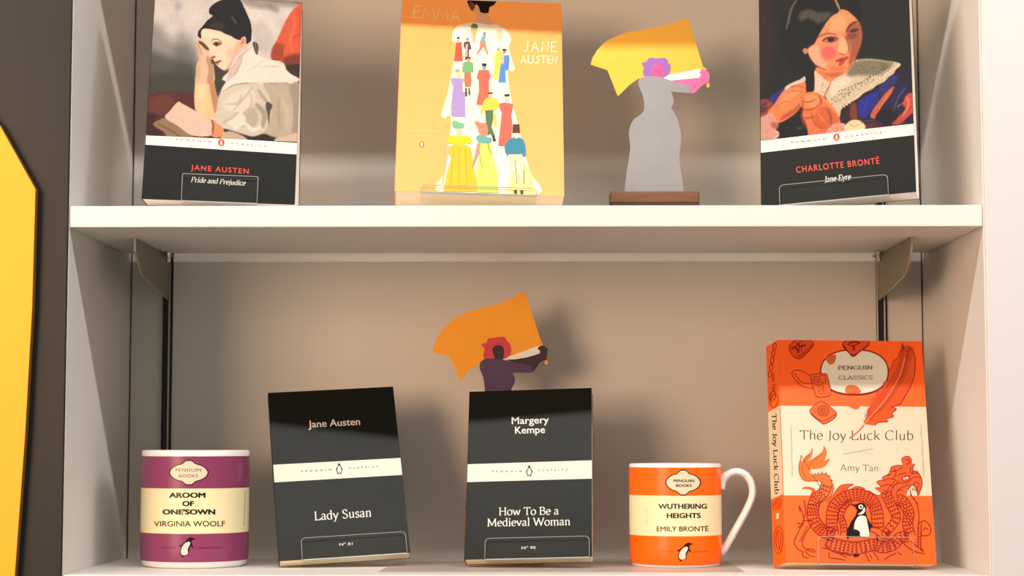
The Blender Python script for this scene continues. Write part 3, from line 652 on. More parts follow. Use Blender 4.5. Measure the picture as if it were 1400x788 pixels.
# dress
P.poly([(1180, 100), (1280, 110), (1380, 150), (1400, 620), (920, 640), (760, 580), (700, 480), (860, 360), (1010, 270)], (44, 36, 62), .8, T2)
P.poly([(880, 380), (960, 320), (1060, 285), (1020, 400), (960, 500), (915, 520), (880, 470)], (44, 52, 150), .9, T2)
P.poly([(1060, 250), (1150, 170), (1240, 150), (1180, 240), (1090, 300)], (60, 56, 120), 1.0, T2, .9)
P.poly([(1200, 260), (1290, 220), (1320, 290), (1240, 380), (1180, 500), (1150, 480)], (38, 42, 88), .9, T2, .9)
P.poly([(1195, 240), (1160, 320), (1090, 410), (1040, 500), (1020, 525), (985, 500), (1020, 430), (1080, 350), (1130, 290)], (194, 104, 76), .5, T2)
P.poly([(1340, 300), (1295, 325), (1270, 400), (1290, 440), (1230, 510), (1170, 560), (1230, 580), (1300, 520), (1370, 450), (1380, 330)], (190, 84, 66), .6, T2)
P.line([(1300, 330), (1320, 400), (1270, 500)], 3, (232, 130, 104), .5, T2, .8); P.line([(1150, 300), (1060, 440)], 2.2, (224, 140, 104), .5, T2, .8)
P.poly([(1040, 480), (1180, 440), (1210, 540), (1060, 600)], (28, 22, 36), 1, T2, .9); P.line([(1180, 470), (1230, 340), (1290, 260)], 2, (120, 90, 96), .6, T2, .7)
P.poly([(730, 440), (860, 380), (880, 480), (900, 600), (780, 570), (720, 510)], (60, 34, 40), .9, T2); P.poly([(820, 400), (860, 400), (880, 540), (930, 590), (850, 580), (810, 500)], (140, 74, 58), .9, T2, .8)
P.poly([(860, 590), (1000, 560), (1100, 590), (1300, 560), (1300, 640), (860, 640)], (120, 60, 48), 1.2, T2, .6)
P.poly([(20, 380), (60, 355), (120, 365), (155, 400), (110, 470), (50, 510), (0, 520)], (146, 66, 56), .7, T2); P.poly([(40, 400), (90, 390), (80, 450), (30, 470)], (60, 40, 80), .8, T2, .8)
P.poly([(100, 355), (160, 300), (250, 245), (260, 280), (200, 340), (160, 395), (125, 380)], (56, 48, 126), .7, T2)
# neck, face
P.poly([(500, 620), (620, 640), (780, 600), (800, 660), (720, 760), (640, 800), (540, 760)], (228, 142, 94), .6, T1)
P.poly([(520, 650), (640, 665), (760, 640), (700, 720), (620, 700)], (186, 96, 60), 1.2, T1, .7)
P.poly([(735, 88), (790, 100), (840, 140), (885, 190), (912, 250), (920, 330), (905, 420), (880, 480), (862, 540), (850, 590), (800, 635), (730, 655), (650, 650), (560, 620), (505, 590), (465, 545), (440, 500), (428, 455), (450, 430), (490, 400), (520, 340), (560, 270), (600, 205), (650, 148), (700, 120)], (230, 148, 104), .45, T1)
P.poly([(790, 240), (850, 200), (900, 210), (925, 300), (905, 430), (860, 540), (800, 600), (810, 500), (815, 420), (780, 340)], (150, 84, 60), 1.5, T1, .85)
P.poly([(660, 170), (740, 130), (780, 180), (760, 270), (680, 290), (620, 260)], (246, 174, 124), 2.0, T1, .7)
P.poly([(440, 440), (520, 420), (560, 520), (600, 600), (540, 610), (470, 540)], (240, 178, 152), 1.6, T1, .75)
P.dot(620, 480, 75, 62, (234, 96, 96), 2.4, T1, .85); P.poly([(620, 600), (720, 610), (800, 610), (740, 650), (650, 645)], (208, 112, 76), 1.2, T1, .6)
P.poly([(728, 350), (755, 340), (785, 400), (798, 450), (770, 492), (735, 480), (700, 470), (715, 420)], (246, 180, 140), .8, T1, .85)
P.line([(764, 320), (790, 380), (806, 440), (790, 490)], 2.0, (128, 66, 48), .5, T1, .8); P.line([(705, 478), (740, 496), (780, 494)], 1.5, (140, 66, 46), .45, T1, .8)
P.line([(510, 350), (555, 322), (620, 306), (700, 316)], 2.4, (128, 72, 50), .5, T1, .8); P.line([(775, 300), (810, 240), (850, 205), (890, 200)], 2.6, (84, 46, 36), .5, T1, .9)
P.poly([(560, 372), (600, 340), (660, 330), (708, 345), (700, 372), (650, 392), (600, 388)], (142, 82, 62), .6, T1, .8)
P.dot(640, 362, 30, 20, (52, 34, 34), .5, T1); P.line([(560, 375), (610, 345), (700, 348)], 1.6, (64, 36, 30), .35, T1); P.dot(598, 370, 10, 7, (214, 170, 150), .4, T1, .7)
P.poly([(810, 290), (840, 262), (892, 262), (880, 284), (840, 300)], (78, 44, 40), .6, T1, .9); P.poly([(780, 330), (830, 300), (890, 310), (860, 350), (810, 360)], (118, 66, 56), 1.3, T1, .6)
P.poly([(678, 556), (720, 530), (755, 522), (790, 512), (798, 530), (775, 552), (752, 585), (722, 604), (708, 588), (718, 570), (690, 566)], (186, 74, 58), .45, T1, .95); P.line([(680, 560), (730, 552), (790, 528)], 1.1, (110, 34, 30), .35, T1)
P.poly([(384, 455), (410, 440), (430, 460), (420, 488), (395, 486)], (196, 132, 118), .5, T1)
P.line([(672, -20), (700, 40), (724, 95)], 3.0, (176, 136, 114), .5, T1, .9)
# collar
lobe = [(640, 215), (690, 165), (760, 135), (850, 40), (870, 10), (1000, 5), (1120, 20), (1232, 38), (1246, 62), (1205, 100), (1190, 130), (1140, 165), (1110, 200), (1040, 235), (1000, 268), (930, 300), (880, 345), (820, 375), (770, 405), (735, 430), (725, 480), (712, 520), (690, 470), (650, 420), (600, 340), (605, 270)]
P.poly(lobe, (206, 190, 162), .45, T2)
P.poly([(850, 30), (1000, 8), (1180, 40), (1120, 110), (1000, 150), (880, 150), (780, 150)], (112, 106, 86), 1.8, T2, .85)
P.poly([(640, 230), (720, 170), (800, 160), (800, 220), (700, 300), (640, 330)], (226, 212, 188), 1.5, T2, .7)
P.poly([(498, 110), (530, 130), (600, 190), (635, 215), (620, 290), (580, 340), (520, 300), (480, 280), (500, 200)], (222, 198, 172), .45, T2)
for k in range(15): P.dot(715 + k * 27, 285 - k * 9.5 - (k * k) * .25, 7, 5, (66, 52, 40), .3, T2, .85)
q = random.Random(3)
for k in range(110):
    f = q.random(); g = q.random(); x = 640 + f * 520; y = 400 - f * 290 - 70 * g + 10
    P.dot(x, y, 4 + 3 * q.random(), 4, (92, 72, 54), .28, T2, .75)
for k in range(90): x = 860 + q.random() * 330; P.dot(x, 30 + q.random() * 110 * (1 - (x - 860) / 420), 5, 4, (150, 144, 120) if k % 2 else (70, 66, 54), .3, T2, .6)
for k in range(26): P.dot(505 + q.random() * 110, 160 + q.random() * 140, 5, 4, (130, 96, 76), .3, T2, .7)
for k in range(22): f = k / 21.; P.dot(735 + f * 500, 432 - f * 372 + 8 * math.sin(f * 6), 9, 8, (226, 208, 178), .3, T2, .9)
P.line([(640, 215), (600, 300), (575, 340)], 2, (120, 80, 60), .5, T2, .8)
# hands and cuffs
P.poly([(248, 262), (290, 225), (340, 205), (415, 205), (432, 260), (425, 310), (392, 335), (380, 400), (360, 450), (290, 510), (200, 560), (150, 540), (120, 480), (90, 470), (150, 400), (200, 320)], (226, 134, 84), .5, T2)
P.poly([(200, 545), (290, 500), (365, 440), (375, 380), (330, 430), (220, 500)], (172, 84, 50), 1.0, T2, .8); P.poly([(230, 320), (320, 260), (390, 270), (300, 350), (200, 440)], (240, 160, 108), 1.6, T2, .7)
P.line([(260, 262), (340, 240), (420, 258)], 1.6, (170, 88, 56), .5, T2, .8)
P.poly([(240, 262), (262, 235), (320, 205), (380, 180), (412, 158), (424, 190), (380, 215), (310, 232), (262, 272)], (212, 192, 176), .45, T2)
P.poly([(25, 530), (80, 490), (120, 468), (160, 520), (185, 580), (165, 620), (190, 650), (180, 690), (100, 730), (20, 720)], (208, 156, 142), .6, T2); P.line([(130, 640), (180, 640), (190, 670), (150, 690)], 2, (236, 206, 190), .5, T2, .8); P.poly([(120, 560), (170, 560), (190, 600), (140, 610)], (170, 80, 60), 1, T2, .8)
P.poly([(200, 570), (300, 520), (370, 470), (400, 560), (440, 610), (440, 700), (220, 710), (190, 640)], (26, 24, 22), .7, T2)
P.line([(340, 600), (380, 610), (400, 570)], 2, (110, 100, 90), .6, T2, .7)
P.poly([(432, 80), (490, 90), (500, 200), (492, 292), (432, 296), (426, 200)], (24, 20, 19), .5, T2)
P.poly([(400, 315), (440, 295), (490, 290), (540, 305), (580, 335), (640, 395), (690, 460), (722, 540), (720, 600), (640, 640), (600, 700), (460, 700), (440, 630), (395, 560), (378, 500), (385, 440), (372, 380), (385, 335)], (228, 128, 78), .5, T2)
P.poly([(560, 420), (650, 440), (710, 540), (700, 620), (600, 640), (520, 600), (500, 500)], (196, 100, 60), 1.8, T2, .75)
P.poly([(410, 330), (480, 310), (540, 340), (520, 420), (430, 420)], (244, 160, 110), 1.2, T2, .7)
for pts in ([(395, 370), (450, 380), (520, 350)], [(385, 440), (440, 450), (510, 430), (530, 400)], [(395, 510), (450, 520), (500, 500)], [(530, 320), (560, 370), (540, 420)]): P.line(pts, 2.2, (160, 72, 42), .5, T2, .85)
P.line([(470, 470), (500, 560), (560, 610)], 3, (168, 82, 50), 1, T2, .7)
P.poly([(600, 640), (640, 590), (700, 560), (780, 580), (800, 640), (700, 720), (600, 700)], (230, 160, 138), .5, T2)
P.poly([(760, 600), (790, 560), (830, 538), (890, 540), (930, 570), (942, 605), (900, 640), (820, 660), (770, 640)], (234, 210, 172), .5, T2); P.line([(800, 570), (840, 590), (890, 575)], 1.8, (196, 160, 118), .5, T2, .8)
for k in range(30): P.dot(640 + q.random() * 140, 590 + q.random() * 60, 4, 4, (196, 110, 90), .3, T2, .6)
for pts, wd, c in (([(262, 300), (330, 280), (400, 300)], 2, (176, 92, 58)), ([(160, 430), (230, 380), (300, 370)], 2, (200, 108, 66)), ([(120, 480), (200, 440)], 2, (240, 158, 108)), ([(400, 335), (398, 420), (392, 500)], 1.8, (120, 52, 32)), ([(440, 620), (420, 560), (400, 520)], 2, (120, 52, 32)),
    ([(560, 330), (630, 400), (690, 480)], 1.6, (246, 170, 124)), ([(600, 420), (640, 500), (640, 580)], 3, (150, 70, 42)), ([(520, 460), (560, 520), (600, 560)], 2, (236, 146, 98)), ([(900, 560), (1000, 540), (1100, 580)], 3, (90, 60, 90)), ([(1100, 300), (1000, 420)], 2, (90, 90, 180)),
    ([(960, 360), (930, 460)], 3, (70, 84, 190)), ([(1220, 420), (1330, 350)], 2, (232, 130, 100)), ([(60, 420), (110, 400)], 2, (210, 120, 90))): P.line(pts, wd, c, .6, T2, .75)
P.poly([(370, 440), (395, 430), (400, 520), (440, 620), (420, 660), (380, 560)], (40, 22, 18), .8, T2, .8)
P.mottle(.6, .05)
P.build('cover_painting', B.root, 1.0)
K = Ink(B.pmap)
K.fill([(40, 202), (1350, 48), (1350, 150), (40, 301)], WH, T3)
K.text('PENGUIN', (318, 221), (605, 189), 14, (96, 80, 72), T3, bold=.03, space=2.2); K.text('CLASSICS', (768, 171), (1070, 136), 14, (96, 80, 72), T3, bold=.03, space=2.2)
oval_mark(K, 692, 168, 26, 31, T3)
K.build('white_band', B.root)
K = Ink(B.pmap); K.text('CHARLOTTE BRONT\u00cb', (358, 465), (1050, 388), 50, (238, 90, 74), T3, bold=.01, space=1.2); K.build('author_lettering', B.root)
K = Ink(B.pmap); K.text('Jane Eyre', (592, 544), (815, 519), 46, (240, 236, 225), T3, 'nib', thick=.115, thin=.05, italic=.22); K.build('title_lettering', B.root)
holder(B, 1066.5, 1214.5, (253.5, 242.5), .3155, 'clear acrylic stand holding the lace-collar portrait paperback at right')

# --- orange paperback -------------------------------------------------------
B = Book((-.1196, .0449, .3342), (4.29, 25.57, -1.67), .1504, .2175, .0270, M['orange_cover'], M['paper'],
         'thick orange paperback with a white gown made of many small painted figures')
T0 = CR(520, 0, 2.718); T7 = CR(590, 10, 5.63); T8 = CR(590, 130, 5.25)
K = Ink(B.pmap)
CRm = (252, 240, 216); SK = (232, 176, 134)
K.fill([(640, -12), (680, -12), (676, 2), (668, 8), (666, 18), (672, 30), (680, 34), (662, 40), (645, 36), (650, 30), (652, 20), (648, 17), (643, 15), (640, 8)], SK)
K.fill([(328, -30), (432, -30), (432, 4), (424, 18), (406, 26), (402, 48), (388, 50), (372, 46), (366, 26), (358, 16), (350, 20), (346, 34), (338, 36), (330, 24), (322, 6)], (26, 16, 16), T0)
K.fill([(330, 8), (338, 6), (350, 16), (352, 28), (344, 40), (336, 38), (332, 24)], (120, 60, 40), T0)
K.fill([(312, 88), (350, 84), (400, 92), (432, 92), (466, 112), (482, 132), (486, 152), (478, 176), (486, 214), (500, 256), (488, 266), (474, 262), (480, 330), (494, 400), (508, 446), (530, 540), (556, 640), (582, 726), (226, 722), (238, 640), (248, 560), (262, 470), (258, 430), (240, 440), (226, 432), (230, 410), (246, 360), (262, 290), (272, 232), (290, 170), (268, 152), (270, 118), (288, 96)], CRm, T0, sm=True)
K.fill([(500, 180), (540, 175), (550, 230), (520, 255), (500, 235)], (246, 206, 176), T7, sm=True)
K.fill([(500, 560), (470, 560), (420, 430), (560, 640), (580, 724), (470, 724)], (250, 236, 150), CR(520, 0, 2.718))
def lady(ink, T, dress, hem, neck, col, skin=(240, 196, 166), hair=(70, 40, 30), arms=True):
    (x0, y0), (x1, y1), wn, wh = neck, hem, dress[0], dress[1]
    ink.fill([(x0 - wn, y0), (x0 + wn, y0), (x0 + wn * .8, y0 + (y1 - y0) * .3), (x1 + wh, y1), (x1 - wh, y1), (x0 - wn * .8, y0 + (y1 - y0) * .3)], col, T)
D = (60, 48, 40)
# upper rows
K.fill([(300, 140), (320, 122), (350, 130), (358, 160), (348, 200), (335, 240), (335, 272), (318, 272), (316, 230), (304, 190)], (222, 184, 120), T7); K.fill([(300, 150), (320, 124), (348, 128), (360, 155), (330, 165)], (110, 134, 110), T7)
K.fill([(190, 272), (232, 268), (240, 418), (174, 416)], (236, 96, 74), T7); K.oval(206, 250, 13, 16, (240, 190, 160), T7); K.fill([(195, 232), (215, 228), (216, 242), (196, 244)], D, T7)
K.fill([(250, 268), (292, 262), (308, 320), (290, 330), (284, 400), (256, 408), (262, 330), (246, 300)], (96, 82, 76), T7); K.oval(276, 246, 10, 14, (214, 130, 110), T7); K.fill([(262, 290), (280, 280), (276, 380), (262, 384)], (190, 184, 176), T7)
K.fill([(396, 210), (416, 208), (414, 262), (372, 270)], (130, 176, 190), T7); K.fill([(372, 268), (416, 262), (420, 300), (440, 368), (428, 366), (402, 306), (356, 362), (344, 362), (372, 310)], (202, 140, 120), T7); K.oval(408, 202, 8, 9, (90, 100, 110), T7)
K.fill([(500, 345), (540, 340), (535, 440), (505, 555), (476, 555), (486, 430), (478, 380)], (246, 218, 90), T7); K.oval(516, 325, 13, 16, (238, 170, 120), T7)
K.fill([(552, 372), (598, 368), (600, 400), (594, 480), (568, 490), (572, 580), (514, 580), (532, 440), (558, 430)], (92, 146, 214), T7); K.fill([(530, 350), (560, 350), (556, 434), (532, 438)], (240, 190, 160), T7); K.oval(562, 345, 12, 14, (200, 130, 100), T7); K.fill([(544, 322), (580, 322), (574, 336), (550, 338)], D, T7)
K.fill([(242, 428), (280, 416), (320, 430), (322, 500), (300, 505), (262, 510), (236, 498)], (124, 178, 120), T7); K.fill([(254, 508), (300, 500), (308, 560), (300, 615), (258, 616), (250, 560)], (190, 126, 88), T7); K.oval(284, 402, 14, 16, (226, 150, 130), T7); K.fill([(270, 386), (300, 384), (302, 396), (272, 396)], (90, 40, 36), T7)
K.fill([(260, 624), (272, 624), (274, 688), (260, 688)], (70, 74, 56), T7); K.fill([(284, 624), (294, 624), (298, 686), (284, 672)], (70, 74, 56), T7)
K.fill([(364, 486), (440, 484), (456, 540), (442, 560), (442, 700), (420, 700), (405, 756), (344, 752), (366, 640), (362, 560), (346, 545)], (238, 112, 90), T7); K.fill([(392, 452), (420, 452), (418, 484), (396, 484)], (96, 180, 208), T7); K.fill([(386, 434), (424, 434), (420, 456), (392, 456)], D, T7)
K.fill([(150, 548), (180, 545), (248, 552), (244, 580), (236, 600), (250, 800), (148, 800), (166, 620), (152, 576)], (176, 152, 204), T7); K.oval(204, 520, 20, 30, (248, 216, 150), T7); K.fill([(182, 482), (218, 478), (212, 500), (186, 504)], (236, 160, 110), T7)
K.fill([(150, -20), (240, -20), (240, 158), (142, 156)], (176, 152, 204), T8)
# green pair
K.fill([(378, 36), (400, 26), (440, 22), (472, 30), (486, 80), (470, 100), (440, 112), (390, 118), (374, 100), (362, 150), (350, 120)], (206, 208, 76), T8); K.fill([(384, 112), (440, 110), (440, 180), (430, 230), (456, 300), (446, 330), (424, 280), (404, 290), (394, 240), (390, 180)], (94, 122, 84), T8); K.fill([(440, 280), (458, 318), (466, 330), (440, 336)], (70, 60, 50), T8); K.fill([(440, 110), (466, 150), (462, 220), (446, 240)], (214, 206, 110), T8)
K.oval(420, 6, 14, 24, (240, 200, 160), T8); K.fill([(400, -14), (440, -18), (438, -6), (404, -4)], (90, 60, 40), T8)
K.fill([(486, 66), (520, 56), (560, 62), (584, 66), (582, 100), (570, 150), (580, 210), (566, 370), (478, 366), (492, 250), (504, 130), (490, 100)], (240, 110, 96), T8); K.oval(542, 30, 13, 24, (244, 200, 180), T8); K.fill([(520, 0), (560, -6), (556, 12), (528, 14)], D, T8)
# bottom row
K.fill([(112, 380), (150, 360), (240, 360), (280, 380), (300, 500), (328, 660), (330, 696), (86, 696), (110, 560), (140, 460)], (250, 196, 60), T8); K.fill([(112, 310), (140, 292), (190, 300), (250, 296), (286, 320), (280, 352), (240, 348), (200, 368), (150, 350), (118, 350)], (250, 210, 50), T8, sm=True)
K.fill([(110, 360), (130, 370), (112, 470), (84, 640), (74, 640), (96, 480)], (244, 190, 150), T8); K.oval(198, 268, 20, 34, (244, 200, 170), T8); K.fill([(148, 200), (165, 186), (200, 200), (235, 210), (222, 240), (180, 244), (154, 232)], (126, 190, 150), T8, sm=True)
K.fill([(342, 350), (420, 340), (440, 440), (470, 560), (478, 704), (330, 704), (322, 560), (346, 440)], (206, 226, 110), T8); K.fill([(322, 300), (350, 290), (400, 304), (428, 310), (426, 340), (390, 352), (346, 344), (326, 326)], (110, 178, 166), T8, sm=True)
K.fill([(330, 345), (352, 350), (340, 420), (300, 520), (286, 520), (310, 440)], (242, 150, 130), T8); K.fill([(310, 190), (350, 200), (396, 214), (400, 290), (350, 288), (330, 240)], (242, 142, 118), T8, sm=True); K.stroke([(330, 210), (360, 235), (380, 225)], .7, (200, 60, 50), T8)
K.fill([(548, 330), (580, 310), (640, 312), (668, 350), (676, 432), (662, 446), (640, 426), (552, 430), (546, 446), (526, 400), (528, 360)], (66, 140, 166), T8, sm=True); K.fill([(552, 430), (650, 428), (664, 520), (660, 640), (646, 640), (620, 560), (622, 640), (604, 636), (580, 560)], (236, 226, 190), T8); K.oval(608, 290, 20, 26, (246, 216, 190), T8); K.fill([(584, 214), (630, 212), (634, 276), (580, 276)], (100, 66, 54), T8)
K.fill([(590, 686), (612, 682), (612, 712), (596, 714)], (80, 50, 24), T8); K.fill([(636, 686), (656, 686), (658, 714), (640, 716)], (80, 50, 24), T8)
for a, b in (((600, 470), (612, 636)), ((662, 540), (664, 640))): K.stroke([a, b], .8, (120, 110, 60), T8)
for x in (160, 200, 240): K.stroke([(x, 380), (x - 6 + (x - 200) * .5, 660)], .5, (236, 160, 40), T8)
K.stroke([(345, 420), (350, 470), (370, 535)], .6, (120, 150, 60), T8); K.stroke([(405, 340), (412, 390), (430, 430)], .7, (90, 120, 60), T8)
K.build('cover_illustration', B.root)
K = Ink(B.pmap); HW = (255, 226, 180)
def hand(ink, strokes, T, wd, col):
    ink.lv += 1
    for st in strokes: ink.stroke(st, wd, col, T, sm=False)
hand(K, [[(128, 24), (122, 66)], [(128, 24), (156, 20)], [(125, 44), (146, 42)], [(122, 66), (148, 66)],
         [(156, 68), (168, 26), (180, 64), (194, 28), (202, 72)], [(206, 72), (220, 30), (232, 68), (246, 32), (252, 76)],
         [(262, 80), (280, 36), (294, 82)], [(268, 64), (290, 64)]], T0, 1.6, HW)
K.build('hand_drawn_lettering', B.root); K = Ink(B.pmap)
hand(K, [[(548, 152), (546, 186), (534, 192)], [(562, 192), (574, 154), (588, 192)], [(567, 178), (584, 178)], [(600, 192), (602, 154), (622, 192), (624, 154)], [(656, 156), (636, 156), (636, 192), (656, 192)], [(636, 174), (650, 174)],
         [(522, 236), (532, 206), (542, 236)], [(526, 226), (540, 226)], [(550, 206), (550, 230), (560, 236), (568, 228), (568, 206)], [(592, 208), (580, 212), (590, 222), (584, 234), (574, 234)], [(596, 208), (616, 208)], [(606, 208), (606, 236)], [(634, 208), (622, 208), (622, 236), (634, 236)], [(622, 222), (632, 222)], [(638, 236), (640, 208), (654, 236), (656, 208)]], T0, 1.6, (255, 240, 214))
K.build('hand_drawn_lettering', B.root)
K = Ink(B.pmap); c = (252, 214, 160)
for i, (a, b, y) in enumerate(((98, 215, 490), (120, 190, 506), (98, 160, 572), (98, 200, 588), (104, 180, 602))):
    K.text('PENGUIN CLASSICS' if i == 0 else 'DELUXE EDITION' if i == 1 else 'AN ANNOTATED' if i == 2 else 'TWO HUNDRED YEARS' if i == 3 else 'OF A NOVEL', (a, y), (b, y + 1), 7, c, T0) if i < 2 else None
K.oval(154, 538, 9, 12, (240, 120, 70), T0); K.oval(154, 538, 4, 8, (250, 235, 215), T0)
K.stroke([(545.5, 4), (543, 100), (539.5, 250)], 1.0, (206, 96, 30)); K.build('small_print', B.root)
holder(B, 575.5, 733.5, (256.5, 258.5), .3155, 'clear acrylic stand holding the thick orange paperback')

# --- two small black classics ----------------------------------------------
def black_classic(pos, ylr, w, h, t, label, T3, bandp, pen, texts, peng, clas, hold, hl):
    B = Book(pos, ylr, w, h, t, M['black_cover'], M['paper'], label)
    K = Ink(B.pmap); K.fill(bandp, (238, 230, 216), T3); K.text('PENGUIN', *peng, 7, (110, 96, 84), T3, bold=.04, space=2.4); K.text('CLASSICS', *clas, 7, (110, 96, 84), T3, bold=.04, space=2.4)
    penguin_mark(K, *pen, 42, (70, 62, 58), T3, (238, 230, 216)); K.build('white_band', B.root)
    for nm, items in texts:
        K = Ink(B.pmap)
        for it in items: K.text(it[0], it[1], it[2], it[3], (240, 236, 226), T3, it[4], **it[5])
        K.build(nm, B.root)
    holder(B, *hold, 0.0, hl); return B
SB = dict(bold=.012); NB = dict(thick=.095, thin=.04)
black_classic((-.2239, .0850, .0064), (8.64, 26.5, 3.53), .1176, .1703, .0134, 'slim black paperback titled Lady Susan, leaning right of the plum mug', CR(350, 510, 2.836),
    [(60, 357.5), (585, 329), (585, 395), (60, 426)], (323, 372),
    [('author_lettering', [('Jane Austen', (203, 213), (404, 202), 27, 'sans', SB)]), ('title_lettering', [('Lady Susan', (228, 572), (447, 557), 32, 'nib', NB)]), ('number_lettering', [('N\u00b0 81', (323, 671), (375, 668), 10, 'sans', dict(bold=.02))])],
    ((175, 386), (292, 379)), ((360, 374), (472, 367)), (411, 554, (735, 733)), 'clear acrylic stand holding the Lady Susan paperback')
black_classic((-.0587, .0879, .0077), (-6.25, 24.15, 1.83), .1142, .1664, .0140, 'slim black paperback titled How To Be a Medieval Woman', CR(610, 510, 2.833),
    [(70, 355), (575, 339), (575, 410), (70, 424)], (322, 380),
    [('author_lettering', [('Margery', (254, 199), (398, 195), 27, 'sans', SB), ('Kempe', (267, 236), (383, 233), 27, 'sans', SB)]), ('title_lettering', [('How To Be a', (205, 552), (436, 549), 29, 'nib', NB), ('Medieval Woman', (160, 595), (480, 590), 29, 'nib', NB)]), ('number_lettering', [('N\u00b0 95', (292, 684), (347, 682), 10, 'sans', dict(bold=.02))])],
    ((178, 386), (292, 384)), ((356, 382), (470, 379)), (664, 806, (737, 737)), 'clear acrylic stand holding the Medieval Woman paperback')

# --- red-orange novel with dragon -------------------------------------------
B = Book((.2255, .0681, .0062), (-.46, 16.98, -.68), .1321, .2094, .0195, M['red_orange_cover'], M['paper'],
         'red-orange and cream novel with a dragon, a feather and a penguin on its cover', spine=M['red_orange_cover'], skew=(.0086, .0086))
TA = CR(1050, 460, 6.364); TB = CR(1060, 570, 6.364); TC = CR(1060, 670, 6.364); TE = CR(1060, 455, 7.508)
OR = (246, 98, 22); RD = (150, 22, 16); CM = (236, 226, 200); LT = (246, 118, 62)
K = Ink(B.pmap, gain=1.0)
K.fill([(40, 604), (1450, 616), (1450, 1000), (40, 1000)], CM, TA); 
K.fill([(-60, 0), (1450, 0), (1450, 695), (1370, 690), (-60, 684)], CM, TB)
K.build('cream_band', B.root)
K = Ink(B.pmap, base=.0001)
K.oval(752, 315, 300, 203, RD, TA, 48, k=.86); K.oval(752, 312, 288, 188, (240, 234, 218), TA, 48, k=.86)
K.fill([(500, 190), (585, 160), (585, 215), (560, 245), (530, 240)], (214, 110, 66), TA, sm=True); K.fill([(680, 440), (720, 424), (780, 440), (808, 490), (740, 500), (676, 490)], LT, TA, sm=True)
K.build('oval_label', B.root)
K = Ink(B.pmap, base=.0003)
def tile(ink, pts, T, fillc, wd=.9, inner=None):
    ink.fill(pts, fillc, T, sm=True); ink.lv += 1; ink.stroke(pts, wd, RD, T, closed=True)
    if inner:
        for st in inner: ink.stroke(st, wd * .9, RD, T)
tile(K, [(185, 110), (190, 80), (230, 40), (260, 34), (360, 36), (392, 60), (388, 90), (320, 165), (280, 196), (240, 190), (200, 150)], TA, (232, 84, 34), 1.1,
     [[(205, 100), (240, 85), (270, 60), (300, 40)], [(225, 110), (260, 120), (280, 95), (330, 80)], [(245, 60), (270, 100), (262, 150)], [(300, 60), (290, 110), (300, 150)], [(385, 75), (300, 160), (260, 175)], [(200, 95), (215, 120)]])
K.lv += 1; [K.stroke(st, 2.6, RD, TA) for st in ([(210, 105), (240, 95), (255, 120)], [(262, 62), (275, 90), (330, 78)], [(262, 110), (262, 148)])]
tile(K, [(655, 60), (700, 34), (780, 32), (860, 36), (878, 62), (850, 95), (790, 140), (742, 178), (700, 140), (655, 95)], TA, (232, 84, 34), 1.5,
     [[(690, 70), (740, 85), (800, 60)], [(740, 85), (745, 130)], [(660, 85), (740, 165), (870, 80)]])
K.lv += 1; [K.stroke(st, 2.8, RD, TA) for st in ([(700, 65), (750, 50), (800, 62)], [(740, 75), (748, 118)])]
K.stroke([(205, 320), (230, 298), (285, 300), (350, 335), (375, 345)], .8, RD, TA); K.stroke([(205, 320), (225, 365), (290, 430), (360, 452), (400, 452)], .8, RD, TA); K.stroke([(228, 320), (290, 400), (340, 412), (385, 410)], .7, RD, TA)
tile(K, [(372, 350), (395, 332), (490, 326), (515, 345), (545, 480), (530, 520), (440, 532), (415, 515), (385, 420)], TA, (250, 108, 50), .9,
     [[(390, 370), (410, 350), (430, 360), (436, 420), (412, 425), (392, 390), (390, 370)], [(445, 345), (490, 340), (500, 395), (460, 405), (445, 345)], [(440, 430), (475, 425), (485, 490), (455, 500), (436, 460), (440, 430)], [(400, 372), (425, 385)], [(404, 395), (430, 400)], [(450, 445), (476, 455)], [(452, 470), (480, 475)]])
tile(K, [(365, 650), (380, 625), (440, 575), (480, 575), (580, 650), (594, 685), (570, 720), (500, 760), (470, 758), (385, 690)], TA, (250, 112, 52), 1.0,
     [[(368, 665), (470, 740), (590, 680)]])
K.lv += 1
for rr in (48, 30, 14): K.stroke([(480 + rr * math.cos(a), 652 + rr * .9 * math.sin(a)) for a in np.linspace(0, 6.28, 13)[:-1]], 1.0, RD, TA, closed=True)
K.fill([(690, 606), (720, 622), (750, 636), (785, 632), (800, 608)], (250, 112, 52), TA)
# feather
fe = [(1205, 85), (1240, 100), (1268, 150), (1280, 215), (1275, 320), (1262, 380), (1238, 440), (1205, 500), (1170, 560), (1150, 590), (1100, 610), (1070, 618), (1118, 632), (1080, 670), (1090, 700), (1030, 722), (1040, 745), (960, 750), (930, 775), (880, 770), (840, 764), (835, 740), (860, 700), (862, 640), (900, 600), (905, 540), (940, 520), (960, 470), (1000, 440), (1010, 400), (1040, 380), (1050, 300), (1080, 270), (1090, 220), (1130, 190), (1150, 130)]
K.fill(fe, (240, 92, 40), TA, sm=True); K.lv += 1
K.stroke(fe[:19], .9, RD, TA); K.stroke(fe[26:] + [fe[0]], .8, RD, TA)
sp = smooth([(1205, 95), (1190, 200), (1150, 340), (1080, 460), (1000, 580), (900, 690), (840, 760)], False, 6)
for i in range(2, len(sp) - 3):
    x, y = sp[i]; f = i / len(sp); L = 75 if f < .8 else 50
    K.stroke([(x, y), (x + L * .45, y - 6), (x + L * .9, y + 18 - L * .55)], .75, RD, TA, taper=True); K.stroke([(x, y), (x - L * .35, y - 28), (x - L * .5, y - L * .95)], .75, RD, TA, taper=True)
    if f < .42:
        for g in (.5, .9, 1.3): K.stroke([(x + 5 * g, y), (x + 52 * g * .7, y - 34)], 1.1, (120, 14, 14), TA, taper=True)
        K.stroke([(x - 5, y), (x - 28, y - 44)], 1.0, (120, 14, 14), TA, taper=True)
